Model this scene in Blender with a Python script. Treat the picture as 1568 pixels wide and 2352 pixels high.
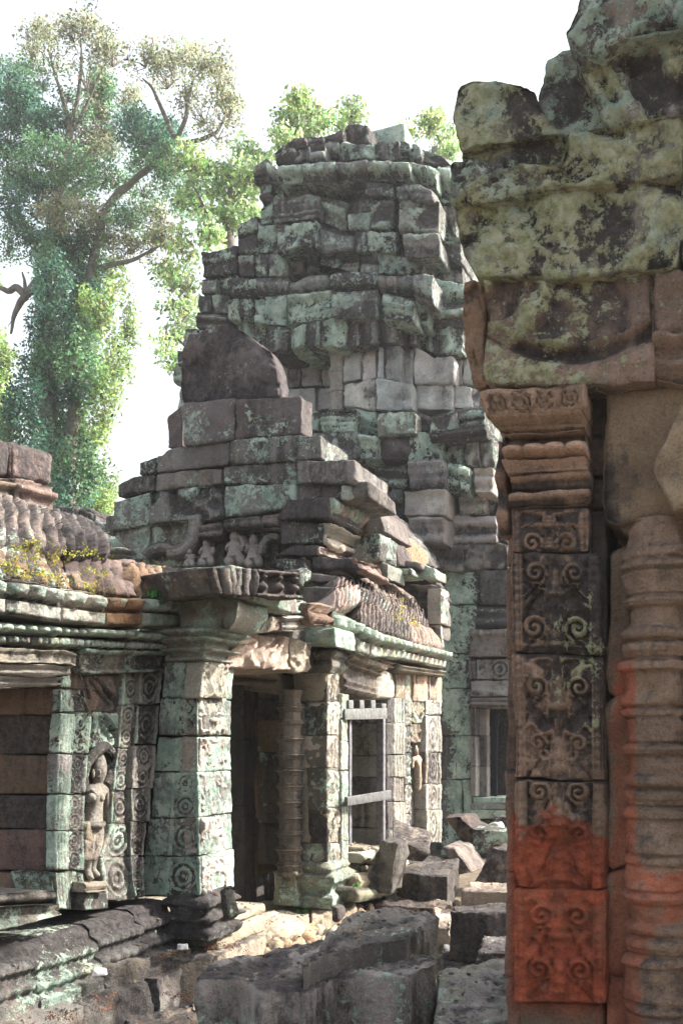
import bpy, math, random
import numpy as np
from mathutils import Vector

for o in list(bpy.data.objects): bpy.data.objects.remove(o)
SC = bpy.context.scene
COL = SC.collection
rnd = random.Random(7)

# ---------------------------------------------------------------- camera
FPX, HV, EYE = 2286.7, 1700.0, 1.6
cd = bpy.data.cameras.new("camera"); cam = bpy.data.objects.new("camera", cd); COL.objects.link(cam)
cd.sensor_fit = 'VERTICAL'; cd.sensor_height = 36; cd.sensor_width = 24; cd.lens = 35
cd.shift_y = (HV-1176)/2352; cd.clip_end = 2000; cd.clip_start = .05
cam.location = (0, 0, EYE); cam.rotation_euler = (math.radians(90), 0, 0)
SC.camera = cam

# ---------------------------------------------------------------- light
SUN_EL, SUN_AZ = 42.0, 14.0        # azimuth measured from +X towards +Y
w = bpy.data.worlds.new("World"); SC.world = w; w.use_nodes = True
nt = w.node_tree; nt.nodes.clear()
sky = nt.nodes.new('ShaderNodeTexSky'); sky.sky_type = 'NISHITA'; sky.sun_disc = False
sky.sun_elevation = math.radians(SUN_EL); sky.sun_rotation = math.radians(90-SUN_AZ)
sky.dust_density = 6; sky.air_density = 1.6; sky.ozone_density = 1.0
hs = nt.nodes.new('ShaderNodeHueSaturation'); hs.inputs['Saturation'].default_value = .45
bg = nt.nodes.new('ShaderNodeBackground'); bg.inputs['Strength'].default_value = .148
wo = nt.nodes.new('ShaderNodeOutputWorld')
nt.links.new(sky.outputs[0], hs.inputs['Color']); nt.links.new(hs.outputs[0], bg.inputs[0]); nt.links.new(bg.outputs[0], wo.inputs[0])
sd = bpy.data.lights.new("sun", 'SUN'); sd.energy = 4.8; sd.angle = math.radians(.5); sd.color = (1, .94, .84)
so = bpy.data.objects.new("sun", sd); COL.objects.link(so)
sv = Vector((math.cos(math.radians(SUN_EL))*math.cos(math.radians(SUN_AZ)), math.cos(math.radians(SUN_EL))*math.sin(math.radians(SUN_AZ)), math.sin(math.radians(SUN_EL))))
so.rotation_euler = sv.to_track_quat('Z', 'Y').to_euler()
SC.view_settings.view_transform = 'Standard'; SC.view_settings.look = 'None'
SC.view_settings.exposure = 1.45; SC.view_settings.gamma = 1
SC.render.engine = 'CYCLES'
SC.cycles.max_bounces = 5; SC.cycles.diffuse_bounces = 3; SC.cycles.transparent_max_bounces = 8
SC.cycles.use_denoising = True

# ---------------------------------------------------------------- noise
_rs = np.random.RandomState(5)
_perm = np.concatenate([_rs.permutation(256)]*3).astype(np.int64)
_val = _rs.rand(256).astype(np.float32)*2-1
def vnoise(p):
    pi = np.floor(p).astype(np.int64); f = (p-pi).astype(np.float32); f = f*f*(3-2*f); pi &= 255
    x, y, z = pi[:, 0], pi[:, 1], pi[:, 2]
    def h(a, b, c): return _val[_perm[_perm[_perm[a & 255]+(b & 255)]+(c & 255)]]
    fx, fy, fz = f[:, 0], f[:, 1], f[:, 2]
    def lx(b, c): return h(x, b, c)*(1-fx)+h(x+1, b, c)*fx
    return (lx(y, z)*(1-fy)+lx(y+1, z)*fy)*(1-fz)+(lx(y, z+1)*(1-fy)+lx(y+1, z+1)*fy)*fz
def fbm(p, f=1.0, o=3, g=.5, seed=0.0):
    r = 0; a = 1.0; q = np.asarray(p, dtype=np.float64)*f+seed*17.31+100
    for i in range(o):
        r = r+a*vnoise(q); q = q*2.03+13.7; a *= g
    return r
def n2(s, t, f, o=2, seed=0.0):
    return fbm(np.stack([s, t, np.full_like(s, seed*3.7)], 1), f, o)

# ---------------------------------------------------------------- mesh store
GREY = (.27, .26, .25); TAN = (.36, .29, .21); BROWN = (.25, .165, .115); PURP = (.16, .14, .145); PALE = (.45, .42, .37)
DARKS = (.13, .125, .125); RED = (.48, .10, .045); WARM = (.34, .22, .14)
class MB:
    def __init__(s): s.V = []; s.F = []; s.T = []; s.W = []; s.n = 0
    def add(s, V, F, tint, wx):
        k = len(V); s.V.append(np.asarray(V, dtype=np.float32)); s.F.append(np.asarray(F, dtype=np.int32)+s.n); s.n += k
        T = np.ones((k, 4), np.float32); T[:, :3] = tint; W = np.ones((k, 4), np.float32); W[:, :3] = wx
        s.T.append(T); s.W.append(W)
    def build(s, name, mat, parent=None, smooth=True):
        V = np.concatenate(s.V); F = np.concatenate(s.F)
        me = bpy.data.meshes.new(name); nf = len(F)
        if parent is not None: V = V-np.array(parent.location, dtype=np.float32)
        me.vertices.add(len(V)); me.vertices.foreach_set('co', V.ravel())
        me.loops.add(nf*4); me.loops.foreach_set('vertex_index', F.ravel())
        me.polygons.add(nf); me.polygons.foreach_set('loop_start', np.arange(nf, dtype=np.int32)*4)
        me.polygons.foreach_set('loop_total', np.full(nf, 4, dtype=np.int32))
        me.update(calc_edges=True); me.validate()
        for nm, A in (('tint', s.T), ('wx', s.W)):
            at = me.attributes.new(nm, 'FLOAT_COLOR', 'POINT'); at.data.foreach_set('color', np.concatenate(A).ravel())
        if smooth: me.polygons.foreach_set('use_smooth', np.ones(nf, dtype=bool))
        me.materials.append(mat)
        o = bpy.data.objects.new(name, me); COL.objects.link(o)
        if parent is not None: o.parent = parent
        return o
def thing(name, label, cat, loc=(0, 0, 0), group=None):
    o = bpy.data.objects.new(name, None); COL.objects.link(o); o.location = loc; o['label'] = label; o['category'] = cat
    if group: o['group'] = group
    o.empty_display_size = .2
    return o
def tag(o, label, cat, group=None):
    o['label'] = label; o['category'] = cat
    if group: o['group'] = group
    return o

# ---------------------------------------------------------------- picture points onto real planes
REG = {0: (1, 0, 0), 1: (.5, 0, 0), 2: (.5, 392, 235.2), 3: (.4, 980, 0), 4: (.35, 0, 940.8), 5: (.45, 470.4, 1176), 6: (.4, 0, 1411.2), 7: (.5, 392, 1724.8), 8: (.33333, 1058.4, 862.4)}
def P(s): return [tuple(float(c) for c in q.split(',')) for q in s.split()]
def toD(r, x, y): k, a, b = REG[r]; return a+k*x, b+k*y
AD = np.array([.375, .927, 0.]); AD /= np.linalg.norm(AD)      # building axis (into the picture)
FD = np.array([AD[1], -AD[0], 0.])                              # across axis (to the right, slightly nearer)
class Pl:
    def __init__(s, p, d, out): s.p = np.array([p[0], p[1], 0.]); s.d = d; s.out = out
    def at(s, u, v, o=0.):
        k = (u-784)/FPX; q = s.p+s.out*o
        t = (k*q[1]-q[0])/(s.d[0]-k*s.d[1]); X = q+s.d*t
        return np.array([X[0], X[1], EYE+(HV-v)/FPX*X[1]])
def fplane(u, Y): return Pl(((u-784)/FPX*Y, Y), FD, -AD)        # faces the camera
def rplane(p): return Pl(p, AD, FD)                             # faces right
def gp(u, v, z):
    Y = (EYE-z)*FPX/(v-HV); return np.array([(u-784)/FPX*Y, Y, z])

# ---------------------------------------------------------------- a worn stone
def axis(L, r, res, nmax=90):
    r = min(r, L*.45); n = int(min(max(1, round((L-2*r)/res)), nmax))
    return np.concatenate([[0, .3*r], np.linspace(r, L-r, n+1), [L-.3*r, L]]), r
def rowev(row, a):
    d = np.concatenate([[0], np.cumsum(np.linalg.norm(np.diff(row, axis=0), axis=1))]); d = d/max(d[-1], 1e-9)
    return np.stack([np.interp(a, d, row[:, i]) for i in range(3)], -1)
def vnormals(V, F):
    a, b, c, d = V[F[:, 0]], V[F[:, 1]], V[F[:, 2]], V[F[:, 3]]
    fn = np.cross(c-a, d-b); N = np.zeros_like(V)
    for i in range(4):
        for k in range(3): N[:, k] += np.bincount(F[:, i], fn[:, k], len(V))
    return N/np.maximum(np.linalg.norm(N, axis=1, keepdims=True), 1e-12)
def stone(mb, rows, th, relief=None, res=.035, rad=.009, amp=.006, tint=GREY, dark=.5, lich=.5, yel=.3, jit=.0022, var=.12, out=None, chip=1.0, wxf=None, tvar=.14, groove=1.0):
    rows = [np.asarray(r, dtype=np.float64).copy() for r in rows]; th = np.asarray(th, dtype=np.float64)
    for r in rows: r += np.array([rnd.gauss(0, jit) for _ in range(3)])
    L = np.mean([np.linalg.norm(np.diff(r, axis=0), axis=1).sum() for r in rows]); H = sum(np.linalg.norm(rows[i+1].mean(0)-rows[i].mean(0)) for i in range(len(rows)-1)); T = np.linalg.norm(th)
    X, rx = axis(L, rad, res); Y, ry = axis(H, rad, res); Z, rz = axis(T, rad, res*3, 8)
    nx, ny, nz = len(X), len(Y), len(Z)
    I, J, K = np.meshgrid(np.arange(nx), np.arange(ny), np.arange(nz), indexing='ij')
    m = (I == 0) | (I == nx-1) | (J == 0) | (J == ny-1) | (K == 0) | (K == nz-1)
    idx = -np.ones((nx, ny, nz), np.int64); idx[m] = np.arange(m.sum())
    i, j, k = I[m], J[m], K[m]
    p = np.stack([X[i], Y[j], Z[k]], 1); lo = np.array([rx, ry, rz]); r = min(rx, ry, rz); lo[:] = r; hi = np.array([L, H, T])-r
    q = np.clip(p, lo, hi); d = p-q; dl = np.linalg.norm(d, axis=1, keepdims=True); p = np.where(dl > 1e-9, q+d/np.maximum(dl, 1e-9)*r, p)
    def Q(A, flip):
        a, b, c, e = A[:-1, :-1].ravel(), A[1:, :-1].ravel(), A[1:, 1:].ravel(), A[:-1, 1:].ravel()
        return np.stack([a, e, c, b] if flip else [a, b, c, e], 1)
    F = np.concatenate([Q(idx[:, :, 0], False), Q(idx[:, :, -1], True), Q(idx[:, 0, :], True), Q(idx[:, -1, :], False), Q(idx[0], False), Q(idx[-1], True)])
    a = p[:, 0]/L; b = np.clip(p[:, 1]/H, 0, 1)
    cum = np.concatenate([[0], np.cumsum([np.linalg.norm(rows[t+1].mean(0)-rows[t].mean(0)) for t in range(len(rows)-1)])]); cum /= cum[-1]
    V = np.zeros_like(p); E = [rowev(rw, a) for rw in rows]
    for t in range(len(rows)-1):
        f = (b-cum[t])/(cum[t+1]-cum[t]); mm = (f >= 0 if t == 0 else f > 0) & (f <= 1+1e-9)
        V[mm] = (E[t]*(1-f[:, None])+E[t+1]*f[:, None])[mm]
    V += (p[:, 2]/T)[:, None]*th
    N = vnormals(V, F)
    # orientation check
    c0 = V.mean(0)
    if np.sum(N*(V-c0)) < 0: F = F[:, ::-1].copy(); N = -N
    sd_ = rnd.random()*50
    nz1 = fbm(V, 3.2, 2, .5, sd_); nz2 = fbm(V, 16, 3, .55, sd_)
    nz3 = fbm(V, 45, 2, .6, sd_+3) if res < .025 else 0
    V2 = V+N*(amp*1.5*nz1+amp*.85*nz2+min(amp, .012)*.32*nz3)[:, None]
    if chip:   # broken edges
        e = np.clip(dl[:, 0]/max(r, 1e-6)-1, 0, 1)*np.clip(fbm(V, 6, 2, .5, sd_+9)*1.3-.15, 0, 1)
        V2 -= N*(e*r*1.6*chip)[:, None]
    hn = None
    if relief is not None:
        ou = out if out is not None else -th/T
        fr = k == 0; h = np.zeros(len(V)); h[fr] = relief(p[fr, 0], p[fr, 1], L, H); V2 = V2+h[:, None]*np.asarray(ou)
        hf = h[fr]; c_ = np.median(hf); sc = np.percentile(np.abs(hf-c_), 85)+1e-5; hn = np.zeros(len(V)); hn[fr] = np.clip((hf-c_)/sc, -1.3, 1.3)
    rv = lambda: rnd.gauss(0, 1)
    tn = np.array(tint)*(1+tvar*rv())*np.array([1+.03*rv(), 1, 1+.03*rv()])
    wx = np.array([dark+var*rv(), lich+var*rv(), yel+var*rv()*.6])
    TT, WW = np.tile(tn, (len(V2), 1)), np.tile(wx, (len(V2), 1))
    if hn is not None:      # lichen on raised carving, dirt in cuts; also relief shading painted into the colour
        WW[:, 0] -= .20*hn*groove; WW[:, 1] += .14*hn*groove; TT *= (1+.10*hn*groove)[:, None]
    if wxf is not None: TT, WW = wxf(V2, TT, WW)
    mb.add(V2, F, TT, WW)

def clip_poly(pl, x0, x1):
    xs = [p[0] for p in pl]; ys = [p[1] for p in pl]
    c = [(x0, np.interp(x0, xs, ys))]+[p for p in pl if x0+1 < p[0] < x1-1]+[(x1, np.interp(x1, xs, ys))]
    return c
def course(mb, pl, reg, top, bot, joints, T=.5, g=.0015, base=0., lean=0., skip=(), per=None, **kw):
    """a row of stones; joints 'x:out x:out ... x' ; out = metres proud of the plane"""
    top, bot = P(top), P(bot); J = []
    for q in joints.split():
        a = q.split(':'); J.append((float(a[0]), float(a[1]) if len(a) > 1 else 0.))
    for n in range(len(J)-1):
        if n in skip: continue
        x0, x1, o = J[n][0], J[n+1][0], J[n][1]+base
        rows = []
        for pol, oo, dz in ((bot, o, g), (top, o-lean, -g)):
            c = np.array([pl.at(*toD(reg, *q), oo) for q in clip_poly(pol, x0, x1)])
            d = c[-1]-c[0]; d /= max(np.linalg.norm(d), 1e-6); c[0] += d*g; c[-1] -= d*g; c[:, 2] += dz
            rows.append(c)
        k2 = dict(kw)
        if per and n in per: k2.update(per[n])
        if 'rr' in k2:
            f = k2.pop('rr')
            if 'relief' not in k2: k2['relief'] = f()
        stone(mb, rows, -pl.out*(T+o if T+o > .1 else T), **k2)
def stack(mb, pl, reg, left, right, ys, T=.4, o=0., g=.001, per=None, skip=(), **kw):
    """a column of stones between two edges; ys = joints from the top down, 'y' or 'y:out'"""
    L, R = P(left), P(right)
    def at(E, y): return np.interp(y, [p[1] for p in E], [p[0] for p in E])
    Y = []
    for q in ys.split():
        a = q.split(':'); Y.append((float(a[0]), float(a[1]) if len(a) > 1 else 0.))
    for n in range(len(Y)-1):
        if n in skip: continue
        y0, y1, oo = Y[n][0], Y[n+1][0], Y[n][1]+o
        rows = []
        for y, dz in ((y1, g), (y0, -g)):
            c = np.array([pl.at(*toD(reg, at(L, y), y), oo), pl.at(*toD(reg, at(R, y), y), oo)])
            d = c[1]-c[0]; d /= np.linalg.norm(d); c[0] += d*g*.5; c[1] -= d*g*.5; c[:, 2] += dz; rows.append(c)
        k2 = dict(kw)
        if per and n in per: k2.update(per[n])
        stone(mb, rows, -pl.out*(T+oo), **k2)
def quad(mb, pl, reg, s, T=.4, o=0., **kw):
    q = P(s); a = [pl.at(*toD(reg, *c), o) for c in q]
    stone(mb, [[a[3], a[2]], [a[0], a[1]]], -pl.out*T, **kw)
def shape(mb, pl, reg, rows, T=.4, o=0., **kw):
    stone(mb, [[pl.at(*toD(reg, *c), o) for c in P(r)] for r in rows], -pl.out*T, **kw)
def wbox(mb, p0, dx, dy, z0, z1, **kw):
    """block standing at p0, spanning dx (front edge) and dy (into depth)"""
    p0 = np.array([p0[0], p0[1], 0.]); dx = np.asarray(dx, float); dy = np.asarray(dy, float)
    b = lambda z: [p0+[0, 0, z], p0+dx+[0, 0, z]]
    stone(mb, [b(z0), b(z1)], dy, **kw)

# ---------------------------------------------------------------- carving
def sm(x, a, b): t = np.clip((x-a)/(b-a), 0, 1); return t*t*(3-2*t)
def c_foliage(amp=.012, f=9, warp=.06, seed=1):
    def g(s, t, L, H):
        w1 = n2(s, t, f*.5, 2, seed); w2 = n2(s, t, f*.5, 2, seed+5)
        n = n2(s+w1*warp, t+w2*warp, f, 2, seed+9)
        e = sm(s, 0, .02)*sm(L-s, 0, .02)*sm(t, 0, .015)*sm(H-t, 0, .015)
        return amp*(np.exp(-(n/.16)**2)*1.0-.6*sm(n, .35, .6))*e
    return g
def c_rings(amp=.01, cols=1, border=.15, aspect=1.0, seed=0):
    def g(s, t, L, H):
        W = L*(1-2*border)/cols; x = s-L*border; ci = np.floor(x/W); cx = x-(ci+.5)*W
        per = W*aspect; nn = max(1, round(H/per)); per = H/nn; cy = (t % per)-per/2
        R = min(W, per)*.48; r = np.hypot(cx, cy); th = np.arctan2(cy, cx)
        k_ = np.floor(t/per)*2.3+ci*1.7+seed
        h = .75*np.cos(r/R*2*math.pi*2.1+.5*np.sin(k_))+.22*np.cos(9*th+k_)*np.clip((r/R-.45)*3, 0, 1)-.25
        h = np.where(r < R, h, .5*n2(s, t, 30, 2, seed+3)-.2)
        ins = (x > 0) & (x < L*(1-2*border))
        edge = np.where(ins, 0, .7)+.5*np.exp(-((np.minimum(s, L-s)-L*border*.55)/(L*border*.25+1e-4))**2)
        wear = .55+.45*np.clip(n2(s, t, 5, 2, seed)+.5, 0, 1)
        return amp*np.where(ins, h, edge)*wear
    return g
def c_mould(prof, petals=(), amp=1.0):
    """prof = [(t fraction, out)], petals = [(t0,t1,period,amp)]"""
    tx = [q[0] for q in prof]; ox = [q[1] for q in prof]
    def g(s, t, L, H):
        f = t/H; h = np.interp(f, tx, ox)
        for (a, b, per, am) in petals:
            w = sm(f, a, a+(b-a)*.2)*(1-sm(f, b-(b-a)*.2, b)); n = max(1, round(L/per)); ph = s/L*n*math.pi
            h = h+am*w*np.sqrt(np.abs(np.sin(ph))+.001)
        return h*amp
    return g
def c_vfillets(n=3, amp=.012, frac=(0, .5)):
    def g(s, t, L, H):
        f = (s/L-frac[0])/(frac[1]-frac[0]); ins = (f > 0) & (f < 1)
        return np.where(ins, amp*(np.abs(np.sin(np.clip(f, 0, 1)*math.pi*n))**.5), 0)
    return g
def c_sum(*fs): return lambda s, t, L, H: sum(f(s, t, L, H) for f in fs)
def c_part(f, a, b):
    """apply a carving only between fractions a and b of the width"""
    def g(s, t, L, H):
        ins = (s > a*L) & (s < b*L); h = np.zeros_like(s); h[ins] = f(s[ins]-a*L, t[ins], (b-a)*L, H); return h
    return g
def c_ribs(per=.12, amp=.03, seed=0, k=3.0, off=0.):
    def g(s, t, L, H):
        w = .015*n2(s, t, 4, 2, seed); ph = (s+w+off)/per*math.pi
        return amp*(np.abs(np.sin(ph))**.6-.5)+.006*np.sin(s/per*math.pi*k*2)+.012*n2(s, t, 10, 2, seed+2)
    return g
def c_pits(amp=.03, f=7, thr=.25, seed=3):
    def g(s, t, L, H): return -amp*sm(n2(s, t, f, 2, seed), thr, thr+.35)
    return g
def c_rough(amp=.02, f=6, seed=3): return lambda s, t, L, H: amp*n2(s, t, f, 3, seed)

def lathe(mb, poly, prof, relief=None, seg=.02, zs=.008, amp=.003, tint=GREY, dark=.5, lich=.5, yel=.3, wxf=None, petals=()):
    """polygon footprint lofted through [(z, out)] (z relative metres absolute)"""
    poly = np.array([[p[0], p[1]] for p in poly], float); n = len(poly)
    ar = 0.5*np.sum(poly[:, 0]*np.roll(poly[:, 1], -1)-np.roll(poly[:, 0], -1)*poly[:, 1])
    if ar < 0: poly = poly[::-1]
    nor = []
    for i in range(n):
        e = poly[(i+1) % n]-poly[i]; e /= np.linalg.norm(e); nor.append(np.array([e[1], -e[0]]))
    mit = []
    for i in range(n):
        a, b = nor[i-1], nor[i]; m = a+b; mit.append(m/max(.3, np.dot(m, a)))
    pp, mm, ss = [], [], []; s0 = 0
    for i in range(n):
        a, b = poly[i], poly[(i+1) % n]; Ls = np.linalg.norm(b-a); k = max(1, int(Ls/seg))
        for q in range(k):
            f = q/k; pp.append(a*(1-f)+b*f); mm.append(mit[i]*(1-f)+mit[(i+1) % n]*f); ss.append(s0+f*Ls)
        s0 += Ls
    pp, mm, ss = np.array(pp), np.array(mm), np.array(ss)
    z0, z1 = prof[0][0], prof[-1][0]; nzz = max(2, int((z1-z0)/zs)); zz = np.linspace(z0, z1, nzz+1)
    oo = np.interp(zz, [q[0] for q in prof], [q[1] for q in prof])
    M = len(pp); V = np.zeros((nzz+1, M, 3)); o2 = np.repeat(oo[:, None], M, 1)
    for (a, b, per, am) in petals:
        wgt = sm(zz, a, a+(b-a)*.25)*(1-sm(zz, b-(b-a)*.25, b)); o2 = o2+am*wgt[:, None]*np.sqrt(np.abs(np.sin(ss/per*math.pi)))[None, :]
    V[:, :, :2] = pp[None]+mm[None]*o2[:, :, None]; V[:, :, 2] = zz[:, None]
    c = poly.mean(0); Vf = V.reshape(-1, 3)
    cb = len(Vf); Vf = np.concatenate([Vf, [[c[0], c[1], z0], [c[0], c[1], z1]]])
    i = np.arange(nzz)[:, None]*M; jj = np.arange(M)[None, :]; j2 = (jj+1) % M
    F = np.stack([(i+jj).ravel(), (i+j2).ravel(), (i+M+j2).ravel(), (i+M+jj).ravel()], 1)
    jj = jj.ravel(); j2 = j2.ravel(); top = nzz*M
    # caps as thin rings of quads towards the centre
    ring0 = np.stack([pp[:, 0]*.02+c[0]*.98, pp[:, 1]*.02+c[1]*.98, np.full(M, z0)], 1); ring1 = ring0.copy(); ring1[:, 2] = z1
    b0 = len(Vf); Vf = np.concatenate([Vf, ring0, ring1])
    F = np.concatenate([F, np.stack([jj, b0+jj, b0+j2, j2], 1), np.stack([top+jj, top+j2, b0+M+j2, b0+M+jj], 1)])
    N = np.zeros_like(Vf); d = Vf[:, :2]-c; N[:, :2] = d/np.maximum(np.linalg.norm(d, axis=1, keepdims=True), 1e-6)
    sd_ = rnd.random()*40
    Vf = Vf+N*(amp*2*fbm(Vf, 7, 2, .5, sd_)+amp*fbm(Vf, 30, 2, .5, sd_))[:, None]
    tn = np.array(tint); wx = np.array([dark, lich, yel])
    if wxf is not None:
        TT, WW = wxf(Vf, np.tile(tn, (len(Vf), 1)), np.tile(wx, (len(Vf), 1))); mb.add(Vf, F, TT, WW)
    else: mb.add(Vf, F, tn, wx)
def rect(p, dx, dy): p = np.array(p[:2], float); return [p, p+dx, p+dx+dy, p+dy]
def ngon(c, r, n, rot=0): return [(c[0]+r*math.cos(rot+2*math.pi*i/n), c[1]+r*math.sin(rot+2*math.pi*i/n)) for i in range(n)]
def tube(mb, path, rad, n=8, amp=0., tint=GREY, wx=(.5, 0, 0)):
    path = np.array(path, float); m = len(path); rad = np.array(rad if hasattr(rad, '__len__') else [rad]*m, float)
    t = np.gradient(path, axis=0); t /= np.maximum(np.linalg.norm(t, axis=1, keepdims=True), 1e-9)
    ref = np.array([0, 0, 1.]) if abs(t[0][2]) < .8 else np.array([1., 0, 0])
    u = np.cross(t, ref); u /= np.maximum(np.linalg.norm(u, axis=1, keepdims=True), 1e-9); v = np.cross(t, u)
    an = np.arange(n)*2*math.pi/n
    V = path[:, None]+rad[:, None, None]*(np.cos(an)[None, :, None]*u[:, None]+np.sin(an)[None, :, None]*v[:, None]); V = V.reshape(-1, 3)
    if amp: V = V+np.stack([fbm(V, 5, 2, .5, q) for q in (1, 2, 3)], 1)*amp
    i = np.arange(m-1)[:, None]*n; j = np.arange(n)[None]; j2 = (j+1) % n
    F = np.stack([(i+j).ravel(), (i+j2).ravel(), (i+n+j2).ravel(), (i+n+j).ravel()], 1)
    mb.add(V, F, tint, wx)

# ---------------------------------------------------------------- materials
def mat(name):
    m = bpy.data.materials.new(name); m.use_nodes = True; t = m.node_tree; t.nodes.clear()
    return m, t, t.nodes.new('ShaderNodeOutputMaterial')
class NT:
    def __init__(s, t): s.t = t
    def n(s, k, **kw):
        x = s.t.nodes.new(k)
        for a, b in kw.items(): setattr(x, a, b)
        return x
    def L(s, a, b): s.t.links.new(a, b)
    def noise(s, vec, sc, det=6, rough=.6, dist=0):
        x = s.n('ShaderNodeTexNoise'); x.inputs['Scale'].default_value = sc; x.inputs['Detail'].default_value = det; x.inputs['Roughness'].default_value = rough; x.inputs['Distortion'].default_value = dist
        s.L(vec, x.inputs['Vector']); return x.outputs[0]
    def m(s, op, a, b=None, c=None):
        x = s.n('ShaderNodeMath', operation=op)
        for i, q in enumerate((a, b, c)):
            if q is None: continue
            if hasattr(q, 'node'): s.L(q, x.inputs[i])
            else: x.inputs[i].default_value = q
        return x.outputs[0]
    def mr(s, v, a, b, c=0., d=1.):
        x = s.n('ShaderNodeMapRange'); x.interpolation_type = 'SMOOTHSTEP'; s.L(v, x.inputs[0])
        for i, q in enumerate((a, b, c, d)): x.inputs[i+1].default_value = q
        return x.outputs[0]
    def mix(s, f, a, b, mode='MIX'):
        x = s.n('ShaderNodeMix', data_type='RGBA', blend_type=mode)
        for i, q in ((0, f), (6, a), (7, b)):
            if hasattr(q, 'node'): s.L(q, x.inputs[i])
            elif i: x.inputs[i].default_value = (*q, 1)
            else: x.inputs[i].default_value = q
        return x.outputs[2]
    def scale(s, vec, v):
        x = s.n('ShaderNodeVectorMath', operation='MULTIPLY'); s.L(vec, x.inputs[0]); x.inputs[1].default_value = v; return x.outputs[0]
def stone_mat(name, bump=.95, fine=1.0):
    m, t, out = mat(name); k = NT(t)
    geo = k.n('ShaderNodeNewGeometry'); pos = geo.outputs['Position']
    ti = k.n('ShaderNodeAttribute', attribute_name='tint').outputs['Color']
    wx = k.n('ShaderNodeSeparateColor'); k.L(k.n('ShaderNodeAttribute', attribute_name='wx').outputs['Color'], wx.inputs[0]); D, Li, Ye = wx.outputs
    big = k.noise(pos, 1.7, 4, .6, .4); mid = k.noise(pos, 6.5, 9, .72, .3); fin = k.noise(pos, 26*fine, 8, .75); grain = k.noise(pos, 110*fine, 3, .6)
    strk = k.noise(k.scale(pos, (7, 7, .9)), 1.0, 6, .65, .6)
    nz = k.n('ShaderNodeSeparateXYZ'); k.L(geo.outputs['Normal'], nz.inputs[0]); up = nz.outputs[2]
    # base colour with broad and fine variation
    v = k.m('ADD', k.m('MULTIPLY', big, .9), k.m('MULTIPLY', mid, .7)); v = k.m('ADD', v, k.m('MULTIPLY', grain, .5)); base = k.mix(1., ti, ti)
    vv = k.n('ShaderNodeVectorMath', operation='SCALE'); k.L(base, vv.inputs[0]); k.L(k.mr(v, .6, 1.5, .45, 1.6), vv.inputs['Scale']); base = vv.outputs[0]
    warm = k.mix(k.mr(k.noise(pos, 2.6, 5, .6), .5, .7, 0, .3), base, (.28, .19, .13)); base = warm
    # dark crust
    dv = k.m('ADD', k.m('MULTIPLY', strk, .40), k.m('MULTIPLY', mid, .30)); dv = k.m('ADD', dv, k.m('MULTIPLY', k.noise(pos, 21*fine, 10, .8), .32)); dv = k.m('ADD', dv, k.m('MULTIPLY', k.m('SUBTRACT', D, .5), .42)); dv = k.m('ADD', dv, k.m('MULTIPLY', k.m('MAXIMUM', up, 0.), .07))
    dm = k.mr(dv, .455, .60)
    dcol = k.mix(k.mr(fin, .4, .6), (.026, .024, .026), (.085, .075, .077))
    c = k.mix(k.m('MULTIPLY', dm, .9), base, dcol)
    # lichen: ragged sheets with a broken, speckled edge
    lv = k.m('ADD', k.m('MULTIPLY', k.noise(pos, 3.0, 4, .65, .6), .48), k.m('MULTIPLY', k.noise(pos, 19*fine, 12, .82, .15), .60)); lv = k.m('SUBTRACT', lv, .035); lv = k.m('ADD', lv, k.m('MULTIPLY', k.m('SUBTRACT', Li, .5), .40)); lv = k.m('SUBTRACT', lv, k.m('MULTIPLY', k.m('MAXIMUM', up, 0.), .03))
    lv = k.m('ADD', lv, k.m('MULTIPLY', k.m('SUBTRACT', fin, .5), .42)); lv = k.m('ADD', lv, k.m('MULTIPLY', k.m('SUBTRACT', grain, .5), .12))
    lm = k.mr(lv, .535, .57)
    mint = k.mix(k.mr(k.noise(pos, 5, 5, .7), .4, .62), (.26, .375, .315), (.53, .65, .555))
    yel = k.mix(k.mr(fin, .42, .6), (.30, .33, .17), (.47, .47, .31))
    lc = k.mix(k.mr(k.m('ADD', k.noise(pos, 4, 5, .7), k.m('SUBTRACT', Ye, .5)), .42, .58), mint, yel)
    pale = k.mr(k.noise(pos, 30*fine, 7, .78), .52, .60)
    lc = k.mix(k.m('MULTIPLY', pale, .7), lc, (.62, .66, .58))
    c = k.mix(k.m('MULTIPLY', lm, .92), c, lc)
    c = k.mix(k.m('MULTIPLY', k.mr(k.noise(pos, 60*fine, 6, .8), .54, .60), .9), c, k.mix(.35, c, (.03, .027, .03)))
    # scattered pale lichen dots
    vo = k.n('ShaderNodeTexVoronoi'); vo.inputs['Scale'].default_value = 34*fine; k.L(pos, vo.inputs['Vector'])
    sp = k.m('LESS_THAN', k.m('ADD', vo.outputs['Distance'], k.m('MULTIPLY', mid, .5)), k.m('ADD', k.m('MULTIPLY', Li, .32), .15))
    c = k.mix(k.m('MULTIPLY', sp, .7), c, k.mix(Ye, (.42, .46, .42), (.50, .54, .33)))
    bs = k.n('ShaderNodeBsdfPrincipled'); k.L(c, bs.inputs['Base Color']); bs.inputs['Roughness'].default_value = .9; bs.inputs['Specular IOR Level'].default_value = .25
    h = k.m('ADD', k.m('MULTIPLY', fin, 1.0), k.m('MULTIPLY', grain, .35)); h = k.m('ADD', h, k.m('MULTIPLY', mid, 1.3)); h = k.m('ADD', h, k.m('MULTIPLY', lm, .16))
    bu = k.n('ShaderNodeBump'); bu.inputs['Strength'].default_value = bump; bu.inputs['Distance'].default_value = .03; k.L(h, bu.inputs['Height']); k.L(bu.outputs[0], bs.inputs['Normal'])
    k.L(bs.outputs[0], out.inputs[0]); return m
M_ST = stone_mat('weathered_sandstone'); M_STF = stone_mat('weathered_sandstone_far', 1.0, .85)
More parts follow.
